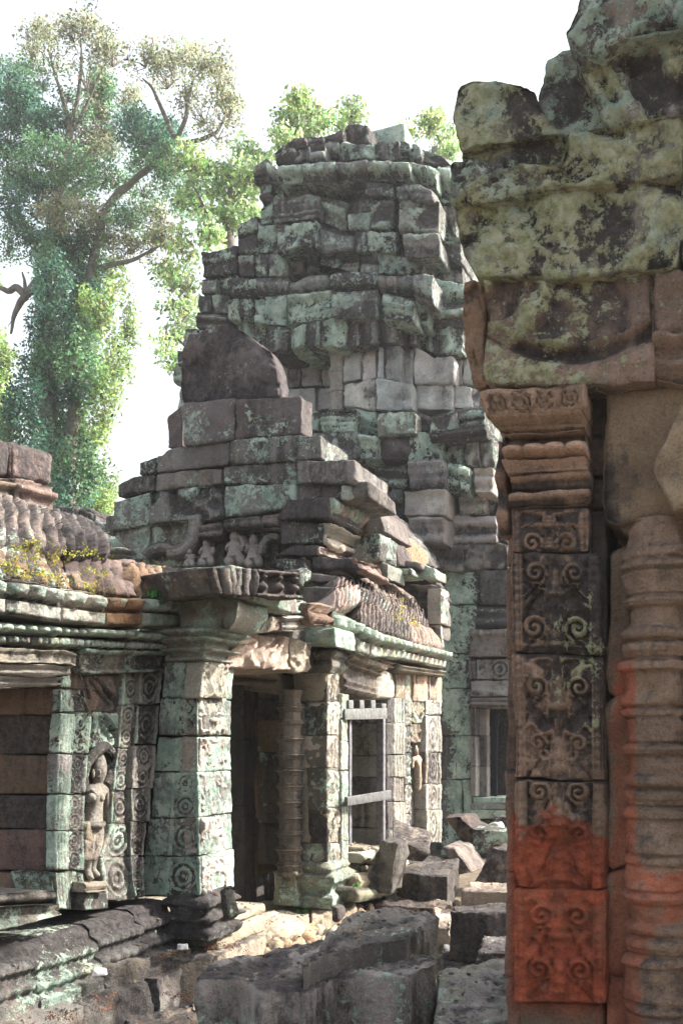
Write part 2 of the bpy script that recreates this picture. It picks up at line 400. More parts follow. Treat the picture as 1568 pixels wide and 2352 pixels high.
def simple(name, tintmul=1., rough=.8, transl=0., bump=.3, bscale=30):
    m, t, out = mat(name); k = NT(t); pos = k.n('ShaderNodeNewGeometry').outputs['Position']
    ti = k.n('ShaderNodeAttribute', attribute_name='tint').outputs['Color']
    n = k.noise(pos, bscale, 5, .65); vv = k.n('ShaderNodeVectorMath', operation='SCALE'); k.L(ti, vv.inputs[0]); k.L(k.mr(n, .3, .7, .6*tintmul, 1.4*tintmul), vv.inputs['Scale'])
    bs = k.n('ShaderNodeBsdfPrincipled'); k.L(vv.outputs[0], bs.inputs['Base Color']); bs.inputs['Roughness'].default_value = rough; bs.inputs['Specular IOR Level'].default_value = .3
    if bump:
        bu = k.n('ShaderNodeBump'); bu.inputs['Strength'].default_value = bump; bu.inputs['Distance'].default_value = .02; k.L(n, bu.inputs['Height']); k.L(bu.outputs[0], bs.inputs['Normal'])
    if transl:
        tr = k.n('ShaderNodeBsdfTranslucent'); k.L(vv.outputs[0], tr.inputs[0]); mx = k.n('ShaderNodeMixShader'); mx.inputs[0].default_value = transl
        k.L(bs.outputs[0], mx.inputs[1]); k.L(tr.outputs[0], mx.inputs[2]); k.L(mx.outputs[0], out.inputs[0])
    else: k.L(bs.outputs[0], out.inputs[0])
    return m
M_LEAF = simple('leaf', 1., .55, .5, 0); M_BARK = simple('bark', 1., .9, 0, .6, 9); M_WOOD = simple('grey_timber', 1., .7, 0, .3, 25); M_DIRT = simple('dirt', 1., .95, 0, .8, 12)
REG[9] = (.23333, 823.2, 823.2); REG[10] = (.33333, 1058.4, 1568); REG[11] = (.3, 627.2, 1097.6)
n_ = FD
# ================================================================ setting
def ground():
    xs = np.concatenate([np.linspace(-110, -6, 20), np.linspace(-5, 6, 140), np.linspace(7, 110, 20)]); ys = np.concatenate([np.linspace(-30, 1, 14), np.linspace(1.2, 14, 160), np.linspace(15, 130, 24)])
    X, Y = np.meshgrid(xs, ys, indexing='ij'); p = np.stack([X.ravel(), Y.ravel(), np.zeros(X.size)], 1)
    near = np.clip(1-np.hypot(p[:, 0], p[:, 1]-6)/12, 0, 1)
    p[:, 2] = .06*fbm(p, .5, 3)+near*.03*fbm(p, 4, 4, .6)-.02
    i = np.arange(len(xs)-1)[:, None]*len(ys); j = np.arange(len(ys)-1)[None]; a = (i+j).ravel(); b = (i+len(ys)+j).ravel()
    mb = MB(); n = len(p); c = fbm(p, 1.3, 3)[:, None]
    mb.add(p, np.stack([a, b, b+1, a+1], 1), np.array([.12, .095, .07])*(1+.35*c), (.5, .2, .3))
    o = mb.build('ground', M_DIRT); o['kind'] = 'structure'
ground()

# ================================================================ planes of the gallery
PA = rplane((-1.19, 6.2)); PB = Pl((-1.19, 6.2), FD, -AD); PC = rplane((-.842, 6.06))
GR = (.31, .285, .26)
gal = thing('gallery', 'lichen-green stone gallery with ribbed roof, carved pilasters and a dark doorway, on the left', 'building', (-1.2, 6.2, 0))
foli = c_foliage(.014, 11); foli2 = c_foliage(.02, 8, .08, 4)
# --- window wall
mb = MB()
PV = Pl(PA.at(*toD(6, 318, 1000), -.02)[:2], FD, -AD)
stack(mb, PV, 6, '-300,420 -300,1600', '340,425 314,800 304,1030 299,1235 299,1600', '300 425 575 803 1036 1236 1478 1640', T=.4, o=.0, tint=(.235, .16, .115), lich=.12, dark=.52, amp=.006, per={5: dict(tint=(.25, .15, .13))})
quad(mb, PV, 6, '60,1480 300,1490 300,1600 90,1600', T=.2, o=.05, tint=(.2, .19, .13), lich=.62, dark=.45)
mb.build('window_reveal', M_ST, gal)
mb = MB()
fr = c_sum(c_part(c_vfillets(4, .016, (0, 1)), 0, .42), c_part(c_rings(.011, 1, .12, 1.0, 2), .42, 1))
stack(mb, PA, 6, '345,425 318,800 308,1030 302,1235 305,1478 330,1760', '450,300 520,575 505,800 487,1030 480,1235 476,1478 492,1760', '300 425:.02 568:.02 803:.022 1030:.02 1236:.02 1476:.01 1700', T=.03, relief=fr, res=.009, tint=GR, lich=.62, dark=.45, groove=1.3, rad=.01, amp=.005, jit=.003)
stack(mb, PA, 6, '440,425 505,575 492,800 478,1030', '450,425 523,575 520,800 480,1030', '425 570 800', T=.5, o=.0, tint=GR)
mb.build('window_frame', M_ST, gal)
mb = MB()
course(mb, PA, 6, '-260,160 0,180 380,200 445,225', '-260,260 0,280 395,290 445,300', '-260:.10 445', T=.5, relief=c_sum(c_foliage(.012, 16), c_mould([(0, 0), (.15, .0), (.2, -.02), (.8, -.02), (.85, .01), (1, .01)])), res=.013, lich=.62, dark=.35, tint=GR)
course(mb, PA, 6, '-260,268 0,285 400,296', '-260,345 0,355 395,360', '-260:.05 400', T=.5, relief=c_mould([(0, -.01), (.3, -.01), (.33, .02), (.6, .02), (.64, .0), (1, .04)]), lich=.4, dark=.3, tint=PALE)
course(mb, PA, 6, '-260,347 0,357 395,362', '-260,415 0,418 350,424', '-260:.01 360', T=.5, relief=c_mould([(0, -.03), (.3, -.03), (.35, .0), (.6, .0), (.64, -.02), (1, .03)]), lich=.3, dark=.25, tint=PALE)
mb.build('window_lintel', M_ST, gal)
mb = MB()
course(mb, PA, 6, '-260,1600 0,1600 310,1580', '-260,1700 0,1680 345,1660', '-260:.16 330', T=.5, relief=c_mould([(0, -.06), (.3, -.05), (.35, -.01), (.65, 0), (.7, -.03), (1, -.0)]), lich=.5, dark=.4, tint=GR)
course(mb, PA, 6, '-260,1702 0,1684 345,1662', '-260,1830 0,1806 345,1725', '-260:.13 345', T=.5, relief=c_mould([(0, .02), (.25, .02), (.3, -.02), (.6, -.03), (.65, -.0), (1, -.02)]), lich=.72, dark=.4, tint=GR)
mb.build('window_sill', M_ST, gal)
# --- niche panel with strips
mb = MB()
stack(mb, PA, 6, '450,340 520,560 505,800 485,1040 480,1240 470,1480 490,1720', '705,340 695,560 670,770 640,1015 630,1210 560,1400 600,1640', '338 560:-.01 768', T=.4, o=.0, relief=c_foliage(.03, 9, .1, 6), res=.012, tint=(.17, .14, .12), dark=.6, lich=.42)
stack(mb, PA, 6, '490,768 485,1040 480,1240 470,1480 490,1720', '680,768 645,1015 632,1210 565,1400 600,1700', '768 1015 1210 1400 1700', T=.4, o=-.10, tint=GR, dark=.5, lich=.55)
mb.build('niche_panel', M_ST, gal)
mb = MB()
r1 = c_rings(.009, 1, .1, 1.15, 3)
stack(mb, PA, 6, '705,330 692,560 672,770 642,1015 632,1210 562,1400 602,1640', '800,330 790,560 760,770 740,1015 745,1210 740,1400 770,1640', '338 520 765 1012 1208 1395 1640', T=.4, o=.02, relief=r1, res=.009, tint=GR, dark=.42, lich=.50, groove=1.3)
stack(mb, PA, 6, '800,330 790,560 765,770 745,1015 748,1210 742,1400 772,1640', '932,330 918,510 900,700 868,1000 852,1190 822,1400 832,1620', '320 518 750 998 1190 1390 1625', T=.4, o=.05, relief=c_sum(c_rings(.013, 1, .12, .9, 8), c_foliage(.006, 16)), res=.009, tint=(.25, .23, .21), dark=.55, lich=.32, groove=1.6)
mb.build('carved_strip', M_ST, gal)
# --- corner pillar : face B towards the camera, face C to the right
mb = MB()
ysB = '270 480:.004 698:-.003 906:.004 1168:-.004 1392:.003 1618'
relB = c_sum(c_part(c_rings(.009, 1, .1, 1.1, 5), .42, 1.0), c_part(c_foliage(.004, 14), 0, .42))
PBc = {}
ys = [270, 480, 590, 700, 906, 1160, 1392, 1612]
cor = P('1165,270 1143,480 1142,700 1143,906 1150,1165 1155,1392 1160,1612')
rgt = P('1303,270 1305,480 1306,900 1302,1150 1303,1392 1300,1600')
for i in range(len(ys)-1):
    y0, y1 = ys[i], ys[i+1]
    cx = lambda y: np.interp(y, [q[1] for q in cor], [q[0] for q in cor]); rx_ = lambda y: np.interp(y, [q[1] for q in rgt], [q[0] for q in rgt])
    c = [PB.at(*toD(6, cx(y), y)) for y in (y0, y1)]
    rp = rplane(c[0]); 
    # right face stone (front = face C)
    L = [rp.at(*toD(6, cx(y), y)) for y in (y1, y0)]; R = [rp.at(*toD(6, rx_(y), y)) for y in (y1, y0)]
    f = c_sum(c_foliage(.017, 13, .05, 10+i), c_vfillets(1, .008, (0, .12)))
    L[0][2] += .003; R[0][2] += .003; L[1][2] -= .003; R[1][2] -= .003
    stone(mb, [[L[0], R[0]], [L[1], R[1]]], -FD*.12, relief=f, res=.0085, groove=1.6, rad=.012, amp=.005, tint=(.47, .44, .40), dark=.16, lich=-.05, var=.05)
stack(mb, PB, 6, '938,270 925,480 905,700 880,906 862,1168 830,1392 790,1618', '1160,270 1140,480 1139,700 1140,906 1147,1165 1152,1392 1157,1618', ysB, T=.42, relief=relB, res=.009, tint=(.27, .275, .26), dark=.42, lich=.74, yel=.1, amp=.005, var=.06, groove=1.3)
mb.build('corner_pillar', M_ST, gal)
# capital of that pillar
c0 = PB.at(*toD(6, 985, 270)); c1 = PB.at(*toD(6, 1165, 270)); Rr = rplane(c1).at(*toD(6, 1305, 270))
zc = lambda y: EYE+(HV-(1411.2+.4*y))/FPX*6.1
mb = MB()
rc = rect(c0, (c1-c0)[:2], (Rr-c1)[:2])
lathe(mb, rc, [(zc(268), .0), (zc(266), .028), (zc(247), .028), (zc(243), .004), (zc(222), .012), (zc(212), .045), (zc(198), .055), (zc(190), .018), (zc(172), .022), (zc(158), .06), (zc(140), .08), (zc(132), .05), (zc(124), .055), (zc(112), .10), (zc(92), .11), (zc(84), .08)], tint=(.33, .31, .27), dark=.35, lich=.62, petals=[(zc(215), zc(190), .035, .012), (zc(160), zc(135), .05, .015)], amp=.005, zs=.006)
mb.build('pillar_capital', M_ST, gal)
# pillar foot and rough stones under it
mb = MB()
c0 = PB.at(*toD(6, 985, 1620)); c1 = PB.at(*toD(6, 1175, 1620)); Rr = rplane(c1).at(*toD(6, 1300, 1590))
zf = lambda y: EYE+(HV-(1411.2+.4*y))/FPX*6.0
rc = rect(c0, (c1-c0)[:2], (Rr-c1)[:2])
lathe(mb, rc, [(zf(1880), .05), (zf(1830), .07), (zf(1800), .03), (zf(1760), .06), (zf(1735), .015), (zf(1700), .02), (zf(1680), .06), (zf(1650), .05), (zf(1630), .0), (zf(1605), -.01)], tint=DARKS, dark=.55, lich=.42, petals=[(zf(1780), zf(1740), .07, .02)], amp=.014, zs=.01)
quad(mb, PB, 6, '1262,1590 1300,1560 1310,1740 1280,1760', T=.1, o=.14, tint=(.25, .26, .2), lich=.55, amp=.02)
mb.build('pillar_foot', M_ST, gal)

# --- mouldings and cornice above the window wall
mb = MB()
pet = lambda per, am: c_mould([(0, -.03), (.1, .0), (.3, .01), (.7, .012), (.9, .0), (1, -.03)], [(.08, .95, per, am)])
course(mb, PA, 6, '-260,22 0,42 460,75 980,108', '-260,92 0,106 460,128 980,160', '-260:.11 115:.11 320:.10 470:.11 750:.09 985', T=.5, relief=pet(.085, .05), res=.010, tint=PALE, lich=.62, dark=.4)
course(mb, PA, 6, '-260,94 0,108 460,130 980,162', '-260,160 0,178 440,200 980,215', '-260:.08 180:.08 460:.07 720:.08 985', T=.5, relief=pet(.045, .03), res=.010, tint=PALE, lich=.55, dark=.55)
course(mb, PA, 6, '445,200 980,218', '445,338 720,338 940,322', '450:.04 725:.06 945', T=.45, relief=c_sum(c_foliage(.014, 16), c_mould([(0, .03), (.12, .035), (.16, 0), (.8, .01), (.85, .04), (1, .05)])), res=.012, tint=(.26, .22, .18), lich=.48, dark=.5)
mb.build('moulded_frieze', M_ST, gal)
mb = MB()
lot = c_sum(c_mould([(0, -.03), (.05, .01), (.42, .015), (.46, -.06), (.6, -.03), (.85, -.02), (1, -.08)], [(.45, .98, .165, .09)]), c_foliage(.01, 12))
course(mb, PA, 4, '-250,1070 0,1105 250,1130 690,1215 930,1225 1185,1240', '-250,1290 0,1335 380,1395 680,1420 930,1420 1180,1430', '-250:.20 30:.2 400:.19 690:.15 930:.16 1182', T=.6, relief=lot, res=.010, rad=.008, tint=PALE, lich=.48, dark=.36, amp=.006, per={3: dict(tint=(.28, .17, .10), lich=.45)})
shape(mb, PB, 4, ['1180,1425 1480,1428 1500,1420', '1182,1330 1500,1300 1560,1330', '1185,1245 1380,1232 1550,1240'], T=.42, o=.04, amp=.012, tint=PALE, lich=.60, dark=.35, relief=c_sum(c_rough(.02, 7), c_pits(.03, 9, .2)))
mb.build('lotus_cornice', M_ST, gal)
mb = MB()
course(mb, PB, 4, '1062,1030 1350,1030 1525,1032', '1100,1205 1250,1228 1500,1222', '1065:.17 1525', T=.7, tint=(.27, .25, .23), dark=.45, lich=.62, amp=.014, relief=c_mould([(0, -.08), (.4, 0), (1, 0)]))
mb.build('cornice_block', M_ST, gal)
# --- roof
mb = MB()
MOSS = (.26, .17, .105)
def rrows(pl, reg, rows, offs): return [np.array([pl.at(*toD(reg, *q), o) for q in P(r)]) for r, o in zip(rows, offs)]
outr = FD*.8+np.array([0, 0, .6])
rows = rrows(PA, 4, ['-250,850 0,885 250,905 440,935', '-250,720 0,740 200,770 400,800', '-250,600 0,640 200,660 380,700', '-250,540 0,575 170,610 300,665'], [-.03, -.16, -.5, -.75])
stone(mb, rows, np.array([-.45, .18, -.45]), relief=c_ribs(.105, .06, 1), res=.014, rad=.03, tint=(.24, .19, .17), dark=.5, lich=.22, out=outr, amp=.01)
rows = rrows(PA, 4, ['440,935 560,955 715,965', '400,800 560,830 732,900', '380,700 520,745 660,795', '300,665 430,690 565,735'], [-.03, -.16, -.5, -.75])
stone(mb, rows, np.array([-.45, .18, -.45]), relief=c_ribs(.105, .06, 1), res=.014, rad=.03, tint=(.22, .18, .165), dark=.5, lich=.22, out=outr, amp=.01)
low = ['-250,1060 0,1095 250,1130 480,1180', '-250,960 0,990 250,1020 450,1060', '-250,880 0,895 250,930 430,1000']
stone(mb, rrows(PA, 4, low, [.14, .05, -.1]), -FD*.6, relief=c_sum(c_ribs(.16, .03, 5), c_rough(.02, 6)), res=.015, tint=MOSS, dark=.45, lich=.3, amp=.015, out=FD, tvar=.05)
stone(mb, rrows(PA, 4, ['480,1180 680,1205 900,1230', '460,1080 640,1120 880,1180', '430,1000 600,985 860,1010'], [.13, .1, -.1]), -FD*.6, relief=c_ribs(.1, .05, 8), res=.015, tint=(.22, .17, .145), dark=.5, lich=.3, amp=.012, out=FD)
stone(mb, rrows(PA, 4, ['880,1225 1000,1240 1110,1240', '870,1100 1000,1140 1090,1130', '830,990 950,1005 1075,1020'], [.12, .1, -.05]), -FD*.6, relief=c_ribs(.09, .05, 9), res=.015, tint=MOSS, dark=.45, lich=.35, amp=.014, out=FD)
mb.build('ribbed_roof', M_ST, gal)
mb = MB()
Pr = rplane(PA.at(*toD(4, 0, 650), -.78))
for (a, b, t_, c) in (('75,210 340,285', '80,450 330,495', .5, PURP), ('-200,170 70,215', '-200,400 75,445', .5, (.25, .18, .14))):
    course(mb, Pr, 4, a, b, f"{a.split(',')[0]}:.0 {a.split()[1].split(',')[0]}", T=t_, tint=(.22, .17, .155), dark=.5, lich=.28, amp=.012, rad=.03)
course(mb, Pr, 4, '-200,405 75,450 340,500', '-200,560 75,590 350,690', '-200:.03 95:.05 352', T=.55, relief=c_mould([(0, 0), (.45, .0), (.5, .03), (.75, .03), (.8, .0), (1, .02)], [(.5, .78, .035, .02)]), res=.014, tint=(.24, .18, .155), dark=.5, lich=.25, amp=.01)
mb.build('roof_ridge', M_ST, gal)
# low distant roofs between gallery and gable
mb = MB()
F0 = fplane(200, 11.5)
course(mb, F0, 4, '355,625 500,622 620,670 640,735 800,740', '355,860 500,860 620,870 660,880 800,880', '355 505 620:.1 700', T=.8, tint=(.17, .15, .155), dark=.55, lich=.42, rad=.05, amp=.02)
course(mb, F0, 4, '690,835 830,832 890,850', '690,900 830,905 890,910', '690:.6 890', T=.9, tint=GR, dark=.4, lich=.6, rad=.03, amp=.012)
course(mb, F0, 4, '690,905 830,910 890,920', '690,985 830,985 890,985', '690:.7 890', T=.9, relief=c_mould([(0, 0), (.3, .06), (.5, 0), (.8, .07), (1, .02)]), tint=(.24, .22, .2), dark=.5, lich=.5, rad=.03, amp=.012)
mb.build('low_back_roof', M_ST, gal)

# --- doorway
mb = MB()
Cq = PB.at(*toD(6, 1165, 900)); PC2 = rplane(Cq)          # actual right face plane of the porch
quad(mb, PC2, 5, '150,615 430,640 432,812 110,800', T=.55, o=.03, relief=c_foliage(.05, 6, .12, 21), res=.012, tint=(.42, .35, .29), dark=.2, lich=.2, amp=.01)
quad(mb, PC2, 5, '432,645 545,672 520,812 434,812', T=.55, o=.01, relief=c_foliage(.03, 8, .12, 22), res=.012, tint=(.40, .34, .29), dark=.3, lich=.3, amp=.01)
mb.build('carved_lintel', M_ST, gal)
mb = MB()
shape(mb, PC2, 5, ['165,605 300,625 395,600', '160,560 280,560 400,570', '205,520 320,530 380,545'], T=.5, o=.13, tint=(.34, .28, .23), lich=.5, dark=.3, amp=.012, relief=c_foliage(.02, 10))
quad(mb, PC2, 5, '392,530 540,520 542,605 400,605', T=.5, o=.16, relief=c_mould([(0, -.03), (.3, 0), (.35, -.02), (.55, .0), (.6, -.02), (.8, .03), (1, .0)], [(.6, .95, .03, .012)]), res=.012, tint=PALE, lich=.5, dark=.25)
quad(mb, PC2, 5, '385,440 520,445 540,520 395,530', T=.5, o=.18, tint=GR, lich=.7, dark=.35, amp=.02, relief=c_rough(.03, 8))
quad(mb, PC2, 5, '200,470 300,440 385,500 380,525 215,515', T=.5, o=.1, tint=(.18, .16, .15), lich=.3, dark=.55, amp=.015) if False else None
quad(mb, PC2, 5, '520,465 650,490 660,585 540,560', T=.5, o=.22, tint=(.28, .19, .14), lich=.3, dark=.45, amp=.015, relief=c_mould([(0, -.05), (.3, .02), (.6, -.04), (1, .03)]))
course(mb, PC2, 5, '650,500 785,560 ', '570,668 755,690', '655:.14 785', T=.5, relief=lot, res=.014, tint=(.38, .37, .33), lich=.6, dark=.3)
quad(mb, PB, 5, '565,600 660,590 668,690 570,665', T=.4, o=-1.6, tint=(.2, .21, .15), lich=.65, dark=.4)
mb.build('broken_cornice', M_ST, gal)
mb = MB()      # edge of the roof over the door with little seated figures
PE = Pl(PB.at(*toD(4, 1525, 1100), .17), np.array([.6, .8, 0]), np.array([.8, -.6, 0]))
def c_figs(s, t, L, H):
    n = max(1, round(L/.13)); f = (s/L*n) % 1; x = np.abs(f-.5)*2; g = t/H
    head = np.exp(-((x/.45)**2+((g-.72)/.16)**2)*1.6); body = np.exp(-((x/.62)**2+((g-.38)/.26)**2)*1.6)
    return .07*np.maximum(head, body)-.03+np.where(g > .88, .05, 0)+np.where(g < .14, .05, 0)
quad(mb, PE, 5, '0,278 145,285 135,430 40,425', T=.6, o=.0, relief=c_ribs(.09, .05, 31), res=.014, tint=(.22, .19, .17), lich=.5, dark=.5)
quad(mb, PE, 5, '145,285 262,290 255,435 137,432', T=.6, o=.0, relief=c_ribs(.08, .05, 33), res=.014, tint=(.2, .18, .17), lich=.5, dark=.5)
quad(mb, PE, 5, '262,288 500,305 492,448 258,436', T=.6, o=.0, relief=c_figs, res=.011, tint=(.24, .19, .17), lich=.48, dark=.45)
shape(mb, PE, 5, ['488,370 530,360 540,340', '490,330 520,320 545,315', '480,298 520,300 540,310'], T=.3, o=.02, tint=(.3, .3, .27), lich=.6, dark=.4, amp=.02)
mb.build('figured_roof_edge', M_ST, gal)
mb = MB()      # inside the doorway: deep jamb, head, back wall
PJ = fplane(600, 8.35)
stack(mb, PJ, 5, '150,900 160,1560', '262,900 262,1560', '960 1060 1225 1402 1590 1720 1860', T=.5, tint=(.27, .17, .12), dark=.35, lich=.2, o=.1)
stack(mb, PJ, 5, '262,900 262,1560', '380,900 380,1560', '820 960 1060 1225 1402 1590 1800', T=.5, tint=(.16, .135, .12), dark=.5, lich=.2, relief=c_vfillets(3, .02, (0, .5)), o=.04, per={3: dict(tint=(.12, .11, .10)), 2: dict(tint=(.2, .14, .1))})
quad(mb, PJ, 5, '120,812 380,830 370,925 110,910', T=.6, o=.3, tint=(.3, .24, .18), dark=.4, lich=.2, relief=c_mould([(0, 0), (.3, 0), (.35, .03), (.6, .03), (.65, .0), (1, .05)]), res=.015)
stack(mb, rplane(PJ.at(606, 1900, -.05)), 0, '560,1560 560,2090', '606,1560 606,2090', '1560 1700 1850 2090', T=.4, tint=DARKS, lich=.1)
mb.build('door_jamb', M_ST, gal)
mb = MB()
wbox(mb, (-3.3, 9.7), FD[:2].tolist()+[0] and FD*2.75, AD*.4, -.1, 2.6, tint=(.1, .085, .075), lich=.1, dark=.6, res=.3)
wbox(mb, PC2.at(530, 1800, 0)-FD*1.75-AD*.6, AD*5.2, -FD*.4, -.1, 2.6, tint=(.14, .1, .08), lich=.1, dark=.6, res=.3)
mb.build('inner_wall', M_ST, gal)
# door sill
mb = MB()
s0 = PC2.at(520, 2095, .12)
for (o, z0, z1, oo) in ((0, .1, .30, .10), (0, .30, .40, .03), (0, .40, .47, -.02)):
    a = PC2.at(500, 2095, oo); b = PC2.at(612, 2060, oo); a[2] = b[2] = 0
    up = np.array([0, 0, 1.])
    stone(mb, [[a+up*z0, b+up*z0], [a+up*z1, b+up*z1]], -FD*1.0, tint=(.42, .36, .28), dark=.2, lich=.25, rad=.02)
mb.build('door_sill', M_ST, gal)
# colonette
mb = MB()
def colonette(mb, c, r, z0, z1, tint, per=.17, seed=1, n=8, **kw):
    prof = [(z0, .02), (z0+.03, .025)]; z = z0+.05; rr = random.Random(seed)
    while z < z1-.08:
        prof += [(z, 0), (z+per*.10, .012), (z+per*.16, .002), (z+per*.24, .02), (z+per*.30, .02), (z+per*.36, .003), (z+per*.42, .013), (z+per*.48, 0), (z+per*.52, -.006), (z+per*.93, -.006)]; z += per
    prof += [(z1, .01)]
    prof = [q for q in prof if q[0] <= z1]; prof.sort()
    lathe(mb, ngon(c, r, n, math.pi/8), prof, tint=tint, zs=.006, seg=.012, petals=[(q, q+per*.14, .03, .008) for q in np.arange(z0+.05+per*.2, z1-.1, per)], **kw)
pc = PJ.at(666, 1800, .30)
zq = lambda v, Y: EYE+(HV-v)/FPX*Y
colonette(mb, pc[:2], .098, zq(2010, pc[1]), zq(1585, pc[1]), (.24, .205, .175), .125, dark=.46, lich=.25, wxf=lambda V, T, W: (T*(1+.5*sm(n2(V[:, 2]*0, V[:, 2], 3), 0, .5))[:, None], W))
mb.build('door_colonette', M_ST, gal)
mb = MB()
lathe(mb, ngon(pc[:2], .135, 4, math.radians(45-22)), [(zq(2075, pc[1]), .01), (zq(2040, pc[1]), .0), (zq(2010, pc[1]), -.01), (zq(2004, pc[1]), .01), (zq(1998, pc[1]), .0)], tint=(.27, .27, .2), lich=.6, dark=.4, amp=.008, relief=None)
mb.build('colonette_base', M_ST, gal)
# second pillar
mb = MB()
PB2 = Pl(PC2.at(*toD(5, 625, 1200))[:2], FD, -AD)
ysb = '815 968 1138 1312 1518 1690 1850'
stack(mb, PB2, 5, '498,815 500,1140 530,1400 535,1850', '622,815 624,1850', ysb, T=.4, tint=(.15, .14, .125), dark=.55, lich=.40, amp=.01, per={0: dict(lich=.55), 1: dict(lich=.5)})
stack(mb, PC2, 5, '626,815 626,1850', '684,830 684,1850', '812 965 1140 1312 1510 1690 1850', T=.3, relief=c_foliage(.016, 13, .05, 41), res=.010, tint=(.44, .40, .34), dark=.15, lich=.30, rad=.012)
stack(mb, PC2, 5, '690,935 690,1850', '728,950 728,1850', '930 1055 1170 1320 1500 1680 1830', T=.35, o=.01, relief=c_vfillets(3, .014, (0, 1)), res=.010, tint=(.36, .35, .29), dark=.2, lich=.55, rad=.01)
mb.build('second_pillar', M_ST, gal)
mb = MB()
a = PC2.at(*toD(5, 510, 1850)); c0 = PB2.at(*toD(5, 505, 1700)); c1 = PB2.at(*toD(5, 628, 1700)); Rr = PC2.at(*toD(5, 720, 1700))
rc = rect(c0, (c1-c0)[:2], (Rr-c1)[:2]*.9); Yb = c1[1]
lathe(mb, rc, [(zq(2085, Yb), .06), (zq(2060, Yb), .07), (zq(2050, Yb), .03), (zq(2035, Yb), .04), (zq(2028, Yb), .07), (zq(2010, Yb), .06), (zq(2003, Yb), .03), (zq(1996, Yb), .045), (zq(1985, Yb), .02), (zq(1980, Yb), 0)], tint=(.3, .31, .24), lich=.6, dark=.35, petals=[(zq(2030, Yb), zq(2008, Yb), .06, .02)], amp=.01)
mb.build('second_pillar_base', M_ST, gal); mb = MB()
c0 = PB2.at(*toD(5, 515, 800)); c1 = PB2.at(*toD(5, 632, 800)); Rr = PC2.at(*toD(5, 700, 800)); rc = rect(c0, (c1-c0)[:2], (Rr-c1)[:2])
lathe(mb, rc, [(zq(1546, Yb), .0), (zq(1538, Yb), .02), (zq(1530, Yb), .04), (zq(1520, Yb), .035), (zq(1514, Yb), .015), (zq(1506, Yb), .05), (zq(1496, Yb), .05), (zq(1490, Yb), .02)], tint=(.25, .23, .2), lich=.45, dark=.5, amp=.006)
mb.build('second_pillar_capital', M_ST, gal)
# window bay: lintel, frame, sill, niche, end pilaster
mb = MB()
quad(mb, PC2, 5, '706,700 890,775 860,950 708,920', T=.4, o=.02, relief=c_mould([(0, 0), (.12, .04), (.16, 0), (.3, .03), (.34, .0), (.62, .0), (.66, .05), (.72, .02), (.8, .07), (.95, .08), (1, .02)], [(.75, .95, .05, .02)]), res=.011, tint=(.33, .27, .21), lich=.3, dark=.38)
quad(mb, PC2, 5, '900,800 965,815 972,952 868,948', T=.3, o=.04, tint=(.42, .39, .34), lich=.15, dark=.2, amp=.014, rad=.03)
stack(mb, PC2, 5, '930,950 930,1560', '1015,955 1015,1560', '950 1078 1240 1352 1480 1620 1720', T=.4, o=.0, relief=c_vfillets(4, .014, (.35, 1)), res=.010, tint=(.30, .29, .26), lich=.42, dark=.45, groove=1.4)
stack(mb, PC2, 5, '1015,955 1015,1560', '1050,960 1050,1560', '955 1090 1230 1390 1540 1680 1740', T=.35, o=.0, relief=c_foliage(.016, 14), res=.009, tint=(.31, .29, .26), lich=.40, dark=.45, groove=1.6)
stack(mb, PC2, 5, '1050,1000 1050,1560', '1122,1000 1122,1560', '955 1080 1180', T=.35, o=.0, relief=c_foliage(.02, 12, .08, 51), res=.012, tint=(.32, .26, .2), lich=.3, dark=.4)
stack(mb, PC2, 5, '1050,1180 1050,1560', '1122,1180 1122,1740', '1180 1400 1600 1740', T=.3, o=-.08, tint=GR, lich=.4, dark=.4)
stack(mb, PC2, 5, '1122,965 1126,1560', '1200,975 1205,1740', '960:-.01 1035 1225 1390 1520 1690', T=.4, o=.04, relief=c_rings(.014, 1, .14, 1.0, 6), res=.009, tint=(.33, .31, .28), lich=.30, dark=.40, groove=1.4)
mb.build('window_bay', M_ST, gal)
mb = MB()
for (y, o, tt, r) in (('812,1705 1030,1700|822,1745 1035,1735', .02, (.45, .40, .33), .02), ('805,1740 1035,1735|800,1800 1040,1780', .08, (.42, .37, .29), .03), ('800,1795 1040,1780|780,1850 1040,1825', .05, (.40, .34, .27), .02), ('775,1850 1100,1830|770,1930 1100,1890', .12, (.34, .30, .22), .03), ('770,1925 1130,1890|765,1990 1130,1950', .2, (.28, .27, .2), .03)):
    a, b = y.split('|'); x0, x1 = a.split(',')[0], a.split()[1].split(',')[0]
    course(mb, PC2, 5, a, b, f'{x0}:{o} {int((int(x0)+int(x1))/2)+20}:{o-.015} {x1}', T=.5, tint=tt, lich=.3, dark=.3, amp=.014, relief=c_mould([(0, -.01), (.5, .02), (1, -.01)]), rad=.02)
course(mb, PC2, 5, '1030,1790 1210,1770 1240,1775', '1030,1860 1215,1850 1245,1850', '1030:.04 1215', T=.45, tint=GR, lich=.6, dark=.4, amp=.012)
course(mb, PC2, 5, '1030,1862 1250,1852', '1030,1990 1260,1940', '1030:.10 1260', T=.5, tint=DARKS, lich=.45, dark=.5, amp=.02, relief=c_mould([(0, .04), (.4, .0), (.6, .04), (1, -.02)]))
mb.build('bay_plinth', M_ST, gal)
mb = MB()
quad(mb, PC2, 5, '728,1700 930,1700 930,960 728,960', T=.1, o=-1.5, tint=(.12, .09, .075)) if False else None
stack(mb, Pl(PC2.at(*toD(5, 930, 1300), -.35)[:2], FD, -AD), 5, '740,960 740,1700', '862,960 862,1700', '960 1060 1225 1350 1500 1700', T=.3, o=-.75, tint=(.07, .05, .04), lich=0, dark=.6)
mb.build('bay_inner_wall', M_ST, gal)
